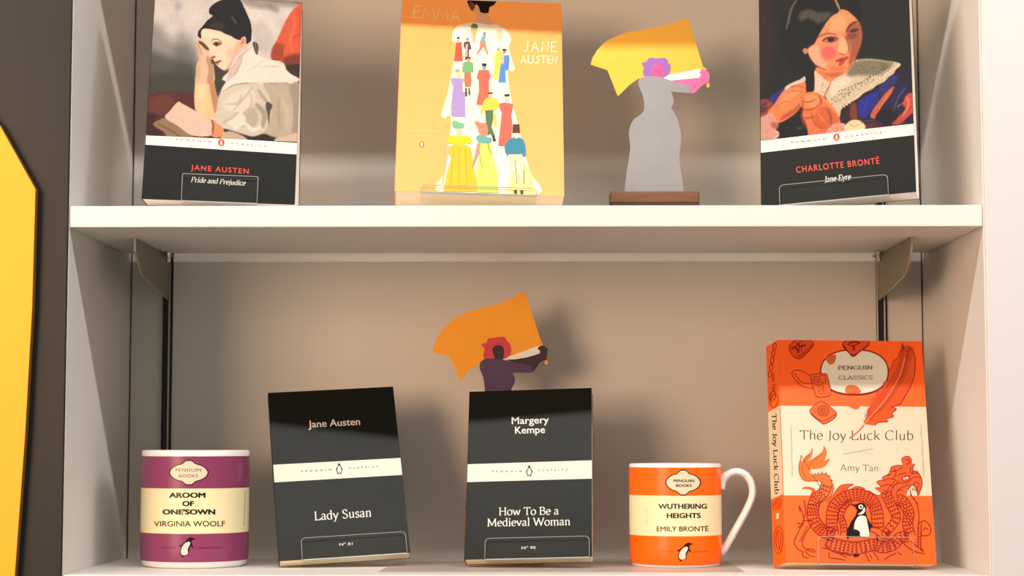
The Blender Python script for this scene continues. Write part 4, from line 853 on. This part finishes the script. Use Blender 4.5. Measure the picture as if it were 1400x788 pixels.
for a, b in (((870, 640), (862, 600)), ((850, 690), (842, 650)), ((836, 745), (815, 715)), ((1080, 650), (1118, 632)), ((1060, 710), (1095, 712)), ((1000, 745), (1045, 742)), ((1100, 640), (1120, 655))): K.stroke([a, b], .8, (110, 80, 40), TA, taper=True)
K.stroke([(1190, 190), (1150, 340), (1080, 460), (1000, 580), (900, 690), (840, 764)], 1.3, (250, 150, 100), TA, up=True)
K.build('feather_and_tiles', B.root)
K = Ink(B.pmap, base=.0008)
K.text('PENGUIN', (608, 293), (906, 290), 32, (104, 84, 60), TA, 'nib', thick=.10, thin=.055, space=.14); K.text('CLASSICS', (612, 379), (908, 376), 32, (124, 104, 78), TA, 'nib', thick=.08, thin=.05, space=.16)
K.build('label_lettering', B.root)
K = Ink(B.pmap, base=.0002)
K.text('The Joy Luck Club', (212, 200), (1200, 204), 80, (70, 60, 40), TB, 'nib', thick=.068, thin=.028, serif=False, space=.05)
K.text('Amy Tan', (566, 472), (892, 475), 54, (80, 68, 48), TB, 'nib', thick=.062, thin=.026, serif=False, space=.06)
K.stroke([(590, 328), (850, 280)], .6, (150, 136, 104), TB); K.stroke([(592, 285), (850, 328)], .35, (206, 194, 164), TB)
K.build('title_lettering', B.root)
K = Ink(B.pmap, base=.00025)
K.text('Penguin Orange Collection', (152, 515), (140, 75), 12, (170, 156, 122), TB); K.build('side_lettering', B.root); K = Ink(B.pmap, base=.00025)
K.text('Penguin Orange Collection', (1262, 75), (1290, 525), 12, (170, 156, 122), TB)
K.build('side_lettering', B.root)
K = Ink(B.pmap, base=.0006); K.stroke([(770, 72), (720, 130), (640, 190)], 1.7, (236, 130, 80), TB); K.build('feather_quill', B.root)
# dragon
K = Ink(B.pmap, base=.00035)
DR = (242, 96, 44)
tail = [(222, 335), (228, 400), (262, 345), (300, 320), (322, 272), (318, 340), (288, 385), (350, 350), (395, 318), (415, 290), (422, 255), (446, 300), (440, 345), (425, 385), (470, 365), (455, 405), (420, 440), (360, 455), (305, 460), (298, 490), (340, 510), (430, 500), (470, 530), (495, 580), (505, 620), (480, 700), (350, 760), (280, 760), (330, 690), (395, 620), (412, 580), (380, 560), (300, 562), (250, 555), (215, 510), (203, 450), (212, 390)]
K.fill(tail, (246, 124, 58), TB, sm=True)
hump = [(480, 760), (500, 690), (530, 640), (570, 600), (620, 590), (680, 590), (640, 612), (620, 640), (680, 615), (720, 608), (780, 628), (760, 640), (820, 650), (860, 675), (900, 690), (960, 760)]
K.fill(hump, DR, TB, sm=True)
K.fill([(232, 632), (255, 612), (320, 618), (350, 650), (345, 720), (300, 740), (305, 680), (318, 645), (270, 628)], DR, TB, sm=True)
head = [(868, 622), (920, 612), (880, 568), (940, 548), (930, 530), (985, 500), (1000, 465), (1010, 440), (1060, 425), (1112, 422), (1098, 372), (1125, 350), (1160, 348), (1182, 375), (1180, 405), (1215, 415), (1195, 440), (1200, 470), (1240, 490), (1262, 520), (1275, 560), (1275, 600), (1260, 640), (1242, 690), (1230, 640), (1205, 600), (1180, 600), (1150, 640), (1130, 700), (1040, 780), (900, 780), (930, 690), (885, 640)]
K.fill(head, (242, 100, 50), TB, sm=True)
K.build('dragon_body', B.root)
K = Ink(B.pmap, base=.0005)
def S_(pts, T, wd=.9): K.stroke(pts, wd, RD, T)
S_(tail[:1] + tail[-8:] + tail[:0], TB, .6); S_(tail[20:28], TB, .6)
S_([(300, 320), (240, 400), (235, 480), (270, 530)], TB, .5); S_([(400, 330), (330, 390), (290, 440)], TB, .5)
for x, y in ((342, 505), (372, 498), (405, 492), (440, 498), (468, 520), (490, 560)): S_([(x - 8, y + 6), (x, y - 12), (x + 10, y + 6)], TB, .6)
for a, b in (((222, 335), (224, 375)), ((190, 538), (232, 545)), ((232, 575), (262, 568)), ((322, 272), (316, 300)), ((422, 255), (432, 290)), ((472, 362), (462, 390)), ((500, 600), (516, 640))): K.stroke([a, b], .8, (96, 84, 50), TB, taper=True)
S_(hump[1:8], TB, .7); S_(hump[8:15], TB, .7)
def body(path, hw, T, skip=(), rows=3):
    p = smooth(path, False, 8); n = len(p); Lf = []; Rt = []
    for i in range(n):
        d = np.array(p[min(i + 1, n - 1)]) - np.array(p[max(i - 1, 0)]); d = d / (np.hypot(*d) or 1); q = np.array([-d[1], d[0]]); h = hw[0] + (hw[1] - hw[0]) * i / n
        Lf.append(np.array(p[i]) + q * h); Rt.append(np.array(p[i]) - q * h)
    S_([tuple(a) for a in Lf[::2]], T, 1.0); S_([tuple(a) for a in Rt[::2]], T, 1.0)
    acc = 0; last = np.array(p[0]); step = 24
    for i in range(1, n - 1):
        acc += np.hypot(*(np.array(p[i]) - last)); last = np.array(p[i])
        if acc < step: continue
        acc = 0; d = np.array(p[i + 1]) - np.array(p[i - 1]); d = d / (np.hypot(*d) or 1); q = np.array([-d[1], d[0]]); h = hw[0] + (hw[1] - hw[0]) * i / n
        k = max(int(2 * h / 24), 2); off = .5 * ((i // 2) % 2)
        for j in range(k):
            f = -1 + 2 * (j + .5 + off * .6) / (k + .3); c0 = np.array(p[i]) + q * h * f; r = h / k * .9
            K.stroke([tuple(c0 + q * r * .95 - d * 6), tuple(c0 + q * r * .7 + d * 8), tuple(c0 + d * 14), tuple(c0 - q * r * .7 + d * 8), tuple(c0 - q * r * .95 - d * 6)], 1.0, RD, T, sm=False)
body([(450, -60), (420, 20), (350, 90), (325, 200), (350, 290), (420, 360), (520, 400)], (45, 55), TC)
body([(505, 400), (490, 280), (510, 150), (600, 70), (720, 45), (830, 90), (880, 190), (890, 330)], (48, 52), TC)
body([(600, 400), (590, 300), (570, 230), (600, 150), (650, 100)], (30, 20), TC)
body([(420, 450), (560, 490), (700, 510), (850, 480), (930, 500), (1020, 480), (1080, 420), (1150, 410)], (55, 45), TC)
body([(1180, 410), (1150, 300), (1160, 200), (1110, 110), (1060, 90)], (42, 50), TC); body([(1000, 400), (960, 380), (1050, 250), (1000, 120), (960, 30)], (30, 45), TC)
# legs and claws
for st in ([(245, 265), (210, 350), (165, 450), (190, 510), (240, 540)], [(330, 290), (290, 340), (245, 420), (235, 480), (270, 520), (335, 545)], [(240, 540), (240, 580), (290, 595)], [(255, 530), (300, 575), (345, 580)], [(275, 515), (330, 520), (348, 545)],
           [(205, 140), (235, 200), (250, 270)], [(248, 90), (262, 170), (255, 240)], [(205, 140), (215, 190)], [(190, 290), (240, 300), (250, 270), (330, 275)], [(195, 330), (240, 310)],
           [(430, 470), (500, 540), (600, 560), (660, 575)], [(470, 540), (470, 590), (540, 600), (610, 615)], [(560, 560), (620, 590)], [(790, 480), (780, 540), (800, 590), (820, 625)], [(850, 540), (880, 580), (900, 615)], [(820, 560), (840, 600)],
           [(1090, 440), (1150, 500), (1220, 540), (1300, 560)], [(1180, 450), (1240, 500), (1290, 540), (1270, 510)], [(1190, 540), (1200, 560)], [(950, 610), (990, 580), (1050, 550)], [(1060, 540), (1100, 570)],
           [(1170, 40), (1230, 120), (1250, 250), (1240, 320)], [(1240, 320), (1240, 500)], [(1270, 300), (1262, 520)], [(1240, 300), (1300, 270), (1350, 330), (1340, 390), (1280, 400), (1262, 370)], [(1290, 360), (1300, 330), (1330, 350)],
           [(850, 320), (940, 360), (1000, 420), (1050, 500)], [(830, 360), (900, 400), (960, 460)], [(670, 370), (650, 400)], [(720, 380), (760, 360), (800, 400)]): S_(st, TC, 1.1)
for k in range(7): S_([(1242, 330 + 25 * k), (1262, 336 + 25 * k)], TC, .8); S_([(285 - 9 * k, 320 + 20 * k), (262 - 10 * k, 328 + 20 * k)], TC, .8)
# head lines
S_(head[:15], TB, .9); S_(head[15:28], TB, 1.0)
for st in ([(1100, 540), (1140, 515), (1170, 530), (1150, 560), (1110, 560), (1100, 540)], [(1020, 600), (1080, 580), (1150, 575), (1200, 530), (1260, 530)], [(1060, 640), (1120, 610), (1170, 590)], [(1000, 480), (1060, 470), (1110, 440)], [(940, 560), (1000, 540), (1060, 560)],
           [(920, 610), (980, 590), (1030, 620)], [(1000, 690), (1020, 620), (1080, 560)], [(960, 690), (985, 620), (1040, 560)], [(1130, 380), (1160, 375), (1165, 405), (1140, 415)], [(1170, 640), (1190, 700), (1240, 760)], [(1205, 600), (1215, 570), (1255, 590)], [(1220, 640), (1240, 600)],
           [(1050, 700), (1060, 650), (1110, 640)], [(900, 690), (960, 640)], [(1030, 450), (1050, 500), (1020, 540)], [(970, 520), (1010, 500)], [(1180, 440), (1170, 480), (1200, 500)], [(1060, 520), (1090, 500), (1140, 490)]): S_(st, TB, 1.0)
for x in (1190, 1205, 1222, 1236): S_([(x, 470), (x + 4, 505)], TB, 1.0); S_([(x, 620), (x + 2, 648)], TB, .8)
K.oval(1122, 540, 11, 11, (250, 235, 210), TB); K.oval(1146, 534, 10, 10, (250, 235, 210), TB); K.oval(1122, 542, 5, 5, RD, TB)
K.build('dragon_line_drawing', B.root)
K = Ink(B.pmap, base=.0007)
K.fill([(646, 124), (700, 130), (733, 113), (770, 118), (790, 145), (786, 200), (798, 240), (825, 290), (850, 318), (826, 335), (818, 410), (640, 410), (632, 442), (618, 415), (620, 360), (655, 285), (698, 225), (712, 180), (690, 148)], (34, 18, 22), TC)
K.fill([(776, 155), (780, 185), (764, 210), (735, 218), (718, 214), (750, 192), (765, 165)], (244, 236, 222), TC, sm=True); K.oval(743, 150, 20, 20, (244, 236, 222), TC); K.oval(743, 150, 9, 9, (20, 12, 12), TC)
K.fill([(740, 228), (785, 236), (800, 290), (815, 408), (740, 405), (735, 370), (700, 345), (684, 345), (690, 290), (712, 245)], (244, 236, 222), TC, sm=True)
K.fill([(670, 570), (700, 556), (735, 566), (720, 582), (690, 588)], (40, 14, 18), TC); K.fill([(876, 400), (892, 400), (892, 445), (880, 445)], (60, 14, 18), TC)
K.build('penguin_emblem', B.root)
# spine
sm_, sp_ = B.spine_map()
K = Ink(sm_, base=.00006)
lerp = lambda a, b, f: (a[0] + (b[0] - a[0]) * f, a[1] + (b[1] - a[1]) * f)
def SP(f, g):                                    # f across the spine from its outer edge, g from the top
    a = lerp(sp_[2], sp_[3], f); b = lerp(sp_[1], sp_[0], f); return lerp(a, b, g)
K.fill([SP(0, .295), SP(1, .295), SP(1, .69), SP(0, .69)], (232, 210, 172))
K.build('spine_band', B.root)
K = Ink(sm_, base=.0002)
K.text('The Joy Luck Club', SP(.35, .31), SP(.35, .675), 5.5, (70, 50, 30), font='nib', thick=.12, thin=.07); K.text('Amy Tan', SP(.45, .13), SP(.45, .215), 3.6, RD, font='nib', thick=.10, thin=.07)
def ring(cf, cg, rf, rg, n=14, w=.8): K.stroke([SP(cf + rf * math.cos(a), cg + rg * math.sin(a)) for a in np.linspace(0, 6.28, n)[:-1]], w, RD, closed=True)
for k in range(5): ring(.75 - .12 * k, .02 + .028 * k, .14, .014, w=.8)
ring(.55, .26, .3, .03); ring(.45, .235, .25, .02); ring(.5, .725, .33, .022); ring(.5, .725, .15, .011); ring(.5, .885, .36, .062); ring(.5, .885, .2, .045); K.stroke([SP(.45, .84), SP(.55, .93)], .8, RD)
K.fill([SP(.4, .765), SP(.6, .765), SP(.6, .79), SP(.4, .79)], (240, 225, 190))
K.build('spine_lettering', B.root)
holder(B, 1117.5, 1247, (736, 736), 0.0, 'clear acrylic stand holding the red-orange dragon novel')

# ------------------------------------------------------------------ mugs
def mug(name, xpx, Rm, H, yc, z_bands, mats, label, arm, draw, Tt):
    x = on_y(xpx, 700, yc)[0]; e = tag(empty(name, (x, yc, 0)), label, 'mug', 'printed mugs on the lower shelf')
    t = .0038
    lathe('cup', [(0, .0012), (Rm * .80, .0012), (Rm * .84, 0), (Rm * .90, .0), (Rm * .955, .0018), (Rm * .985, .006), (Rm, .012), (Rm, H - .006), (Rm, H - .0012), (Rm - .0008, H - .0002), (Rm - .002, H), (Rm - t, H - .0012), (Rm - t, H - .006), (Rm - t, .012), (Rm - t - .004, .0065), (0, .006)], M['glaze'], e)
    # printed glaze bands on the outside
    def prad(z):
        z = max(z, .0); return Rm if z >= .012 else Rm * .985 + (Rm - Rm * .985) * (z - .006) / .006 if z >= .006 else Rm * .955 + Rm * .03 * (z - .0018) / .0042
    for nm, za, zb, mm in z_bands:
        zz = np.linspace(za, zb, 8); lathe(nm, [(prad(z) + .00025, z) for z in zz], mm, e)
    # print
    toC = math.atan2(-x, yc + CD); dist = math.hypot(x, yc + CD); sc = FPX / (dist * 1.0)
    def pm(p, z):
        out = []
        for (a, b), q in zip(p, z):
            d = ray(a, b); o = _C - np.array([x, yc, 0]); A = d[0] ** 2 + d[1] ** 2; Bq = o[0] * d[0] + o[1] * d[1]; Cq = o[0] ** 2 + o[1] ** 2 - Rm ** 2
            disc = max(Bq * Bq - A * Cq, 0); tt = (-Bq - math.sqrt(disc)) / A; P = o + d * tt
            zz = P[2]; ph = math.atan2(P[1], P[0]); r = prad(zz) + .0003 + q; out.append((r * math.cos(ph), r * math.sin(ph), zz))
        return np.array(out)
    draw(e, pm, [xpx - 80 + 3 * k for k in range(54)])
    if arm: arm(e, x, yc)
    return e
def lozenge(cx, cy, rx, ry):
    q = [(0, -1), (.16, -.97), (.36, -.72), (.62, -.60), (.86, -.38), (.98, -.12)]
    q = q + [(x, -y) for x, y in q[::-1]]
    q = q + [(-x, -y) for x, y in q][1:-1] if False else q + [(-x, y) for x, y in q[::-1]]
    pts = []
    for p in q:
        if not pts or (abs(pts[-1][0] - p[0]) + abs(pts[-1][1] - p[1])) > 1e-6: pts.append(p)
    if abs(pts[0][0] - pts[-1][0]) + abs(pts[0][1] - pts[-1][1]) < 1e-6: pts.pop()
    return [(cx + rx * x, cy + ry * y) for x, y in pts]
dance_b = [(320, 15), (345, 22), (368, 36), (336, 46), (328, 66), (338, 95), (352, 130), (338, 122), (324, 104), (306, 135), (300, 165), (304, 188), (296, 194), (282, 190), (262, 202), (248, 208), (250, 218), (228, 218), (226, 206), (212, 188), (210, 150), (222, 112), (190, 110), (208, 96), (232, 84), (266, 56), (290, 28)]
dance_w = [(298, 62), (312, 68), (312, 90), (296, 118), (288, 150), (292, 180), (262, 196), (236, 196), (220, 176), (222, 140), (240, 100), (268, 72)]
def dance(K, f, dark, white):
    K.fill(f(dance_b), dark); K.fill(f(dance_w), white, sm=True)

CRE = (238, 224, 178)
def draw1(e, pm, cuts):
    T_ = CR(160, 590, 3.98); dk = (48, 14, 34)
    K = Ink(pm, 0, .00003); K.fill(lozenge(391, 225, 108, 70), (74, 16, 52), T_, sm=True); K.fill(lozenge(391, 225, 101, 63), (236, 224, 196), T_, sm=True)
    K.text('PENGUIN', (320, 220), (458, 219), 17, (84, 66, 52), T_, space=1.1); K.text('BOOKS', (338, 252), (440, 251), 17, (84, 66, 52), T_, space=1.1)
    K.build('emblem', e, M['ink_gloss'], cuts)
    K = Ink(pm, 0, .00003)
    for s, a, b in (('AROOM', (284, 361), (481, 361)), ('OF', (355, 407), (420, 407)), ("ONE'SOWN", (248, 452), (534, 452))): K.text(s, a, b, 27, (30, 20, 20), T_, bold=.05)
    K.text('VIRGINIA WOOLF', (203, 518), (587, 517), 29, (62, 50, 38), T_, bold=.01); K.build('title_lettering', e, M['ink_gloss'], cuts)
    K = Ink(pm, 0, .00003)
    K.text('COMPLETE', (232, 638), (318, 638), 8, (84, 20, 60), T_); K.text('UNABRIDGED', (440, 639), (565, 637), 8, (84, 20, 60), T_); K.build('small_lettering', e, M['ink_gloss'], cuts); K = Ink(pm, 0, .00003)
    f = lambda p: T_([(375 + (x - 270) * .52, 632 + (y - 118) * .54) for x, y in p]); dance(K, f, (34, 12, 26), (240, 226, 206))
    K.build('penguin_emblem', e, M['ink_gloss'], cuts); K = Ink(pm, 0, .00003)
    K.text('PENGUIN BOOKS LIMITED', (692, 515), (700, 325), 7, (150, 128, 100), T_); K.build('side_lettering', e, M['ink_gloss'], cuts)
def draw2(e, pm, cuts):
    T_ = CR(840, 610, 4.427)
    K = Ink(pm, 0, .00003); K.fill(lozenge(416, 222, 109, 79), (60, 22, 20), T_, sm=True); K.fill(lozenge(416, 222, 101, 72), (238, 226, 190), T_, sm=True)
    K.text('PENGUIN', (357, 219), (483, 219), 16, (38, 24, 20), T_, bold=.03); K.text('BOOKS', (373, 248), (468, 248), 16, (38, 24, 20), T_, bold=.03)
    K.build('emblem', e, M['ink_gloss'], cuts)
    K = Ink(pm, 0, .00003)
    K.text('WUTHERING', (266, 381), (559, 380), 30, (34, 18, 16), T_, bold=.035); K.text('HEIGHTS', (317, 437), (522, 436), 30, (34, 18, 16), T_, bold=.035)
    K.text('EMILY BRONT\u00cb', (257, 517), (568, 516), 29, (76, 54, 24), T_, bold=.015); K.build('title_lettering', e, M['ink_gloss'], cuts)
    K = Ink(pm, 0, .00003)
    K.text('COMPLETE', (265, 642), (356, 643), 9, (196, 30, 12), T_); K.text('UNABRIDGED', (480, 646), (572, 643), 9, (196, 30, 12), T_); K.build('small_lettering', e, M['ink_gloss'], cuts); K = Ink(pm, 0, .00003)
    f = lambda p: [(900 + x / 7.778, 740 + y / 7.778) for x, y in p]; dance(K, f, (56, 14, 20), (244, 230, 208))
    K.build('penguin_emblem', e, M['ink_gloss'], cuts); K = Ink(pm, 0, .00003)
    K.text('FICTION', (204, 475), (198, 375), 9, (226, 200, 140), T_); K.build('side_lettering', e, M['ink_gloss'], cuts)
def arm2(e, x, yc):
    pts = [(983, 668), (988, 655), (999, 647), (1010, 645.5), (1021, 651), (1028, 664), (1028, 680), (1020, 699), (1009, 719), (998, 738), (990, 751), (984, 756)]
    p = smooth(pts, False, 4); w3 = [on_y(a, b, yc) - np.array([x, yc, 0]) for a, b in p]
    n = len(w3); sweep('handle', w3, [.0034 + .0022 * max(0, 1 - i / 7.) + .001 * max(0, (i - n + 8) / 8.) for i in range(n)], [.0062] * n, M['glaze'], e, 20)
    pts = [(984, 656), (985, 690)]
def arm1(e, x, yc):
    Rm = .049; p = smooth([(Rm - .002, .083), (Rm + .012, .088), (Rm + .026, .078), (Rm + .028, .058), (Rm + .014, .034), (Rm - .003, .02)], False, 5)
    a = R(93); sweep('handle', [(r * math.cos(a), r * math.sin(a), z) for r, z in p], .0042, .0066, M['glaze'], e, 16, (-math.sin(a), math.cos(a), 0))
mug('mug', 266.8, .0487, .1052, .122, [('plum_band', .0060, .0312, M['plum']), ('cream_band', .0312, .0712, M['cream_glaze']), ('plum_band', .0712, .0998, M['plum'])], None,
    'plum and cream mug at the left end of the lower shelf', arm1, draw1, None)
mug('mug', 923.3, .0418, .0930, .122, [('orange_band', .0030, .0289, M['orange_glaze']), ('cream_band', .0289, .0648, M['cream_glaze']), ('orange_band', .0648, .0898, M['orange_glaze'])], None,
    'orange and cream mug with its white handle to the right', arm2, draw2, None)

# ------------------------------------------------------------------ flag cutouts
def cut(e, name, pts, T, Y, m, th=.0018, sm=False, off=0, extra=None):
    p = T(pts); p = smooth(p, True, 4) if sm else p
    w3 = [on_y(a, b, Y) for a, b in p]
    if extra: w3 = extra(w3)
    loc = np.array(e.location)
    w3 = [(q[0] - loc[0], Y - off - loc[1], q[2] - loc[2]) for q in w3]
    return prism(name, w3, (0, th, 0), m, e, 0)
# upper one
Y = .145; base = on_y(895.5, 280, Y)
e = tag(empty('flag_cutout', (base[0], Y, .3155)), 'flat cutout of a woman in a silver-grey gown waving a yellow flag', 'figurine', 'flat flag-waving cutouts')
TF = CR(800, 10, 6.061); TG = CR(830, 120, 4.775)
cut(e, 'flag', [(835, 95), (856, 105), (985, 515), (950, 525), (735, 585), (640, 600), (560, 600), (470, 588), (440, 592), (370, 640), (320, 690), (275, 735), (265, 722), (185, 520), (45, 475), (60, 420), (100, 355), (150, 300), (200, 265), (350, 205), (520, 180), (680, 145), (770, 115)], TF, Y, M['flag'], .0022)
cut(e, 'flag_pole', [(980, 500), (1000, 500), (1033, 655), (1010, 665)], TF, Y, M['flag'], .0020, off=-.0003)
cut(e, 'white_sleeve', [(630, 575), (955, 508), (975, 600), (720, 625)], TF, Y, M['white_part'], .0021, off=.0004)
cut(e, 'hair', [(470, 462), (505, 452), (520, 430), (545, 418), (600, 424), (655, 420), (682, 440), (688, 465), (706, 480), (702, 530), (680, 566), (640, 585), (540, 590), (495, 572), (478, 540), (488, 500)], TF, Y, M['hair_purple'], .0021, True, .0006)
cut(e, 'face', [(556, 500), (575, 482), (605, 472), (635, 482), (650, 520), (645, 560), (630, 592), (575, 592), (553, 545)], TF, Y, M['face_pink'], .0021, True, .0009)
cut(e, 'arm', [(700, 615), (740, 605), (830, 597), (940, 588), (960, 565), (948, 540), (965, 522), (1000, 520), (1025, 545), (1030, 580), (1022, 620), (985, 640), (950, 665), (915, 705), (880, 718), (865, 660)], TF, Y, M['arm_pink'], .0021, False, .0008)
gown = TF([(437, 625), (450, 592), (500, 572), (560, 575), (640, 585), (700, 603), (745, 625), (865, 655), (872, 712), (790, 708), (712, 700)]) + TG([(430, 60), (436, 95), (418, 135), (440, 165), (460, 205), (470, 250), (484, 310), (480, 380), (470, 440), (476, 520), (492, 600), (498, 690), (112, 690), (125, 560), (140, 480), (152, 390), (141, 300), (150, 250), (175, 205), (215, 180), (240, 150), (242, 100), (232, 45), (215, 12)])
cut(e, 'gown', gown, ID, Y, M['dress_grey'], .0022, False, .0010)
xa = on_y(834.5, 270, .13)[0] - base[0]; xb = on_y(957, 270, .13)[0] - base[0]
zb = on_y(895, 261, .13)[2] - .3155; zs = on_y(895, 276.5, .13)[2] - .3155
box('wood_base', (xa, -.012, zs), (xb, .016, zb), M['wood'], e, .0014)
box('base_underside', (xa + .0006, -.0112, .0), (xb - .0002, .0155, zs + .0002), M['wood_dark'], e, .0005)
# lower one, behind the black paperback
Y = .185; c = on_y(690, 600, Y)
e = tag(empty('flag_cutout', (c[0], Y, 0)), 'flat cutout of a woman in dark purple waving an amber flag', 'figurine', 'flat flag-waving cutouts')
TH = CR(570, 380, 3.582)
cut(e, 'flag', [(522, 68), (530, 75), (548, 130), (580, 225), (612, 322), (590, 342), (480, 380), (430, 405), (330, 405), (300, 425), (250, 455), (215, 505), (208, 495), (160, 385), (80, 367), (78, 350), (100, 290), (130, 245), (180, 200), (240, 170), (330, 145), (400, 128), (460, 100)], TH, Y, M['flag_orange'], .0022)
cut(e, 'flag_pole', [(604, 320), (616, 320), (644, 422), (628, 426)], TH, Y, M['flag_orange'], .0020, off=-.0003)
cut(e, 'white_sleeve', [(415, 400), (605, 330), (612, 380), (470, 412)], TH, Y, M['white_part'], .0021, off=.0004)
cut(e, 'hair', [(316, 328), (340, 318), (350, 298), (380, 294), (405, 290), (430, 292), (440, 312), (456, 330), (458, 370), (440, 392), (400, 405), (340, 402), (324, 380), (332, 350)], TH, Y, M['hair_red'], .0021, True, .0006)
cut(e, 'face', [(370, 350), (385, 332), (402, 330), (420, 338), (426, 360), (420, 398), (385, 402), (376, 380)], TH, Y, M['face_dark'], .0021, True, .0009)
cut(e, 'arm', [(430, 402), (480, 400), (540, 390), (600, 372), (604, 358), (590, 348), (600, 335), (622, 332), (640, 348), (638, 385), (634, 402), (605, 412), (585, 440), (570, 460), (545, 466), (540, 430)], TH, Y, M['face_dark'], .0021, False, .0008)
low = TH([(306, 440), (312, 412), (335, 396), (380, 396), (430, 405), (480, 415), (560, 432), (565, 455), (545, 466), (470, 464), (480, 495), (478, 520), (462, 545), (470, 600), (500, 680), (520, 760), (515, 860), (530, 1000), (545, 1150), (235, 1150), (250, 1000), (280, 860), (265, 760), (290, 680), (330, 600), (332, 540), (325, 490)])
cut(e, 'gown', low, ID, Y, M['dress_purple'], .0022, False, .0010)
zlow = min(on_y(a, b, Y)[2] for a, b in low)
box('wood_base', (-.038, -.010, 0), (.038, .014, zlow + .003), M['wood'], e, .0014)

# ------------------------------------------------------------------ thin pale grey patch on the lower shelf
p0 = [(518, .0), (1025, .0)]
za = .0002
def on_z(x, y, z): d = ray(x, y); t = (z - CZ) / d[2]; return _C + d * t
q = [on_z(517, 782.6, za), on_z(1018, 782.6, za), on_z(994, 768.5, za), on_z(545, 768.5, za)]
o = prism('grey_patch', [(a[0], a[1], .0002) for a in q], (0, 0, .0004), M['patch'])
tag(o, 'thin pale grey patch flat on the lower shelf between the two mugs', 'patch')
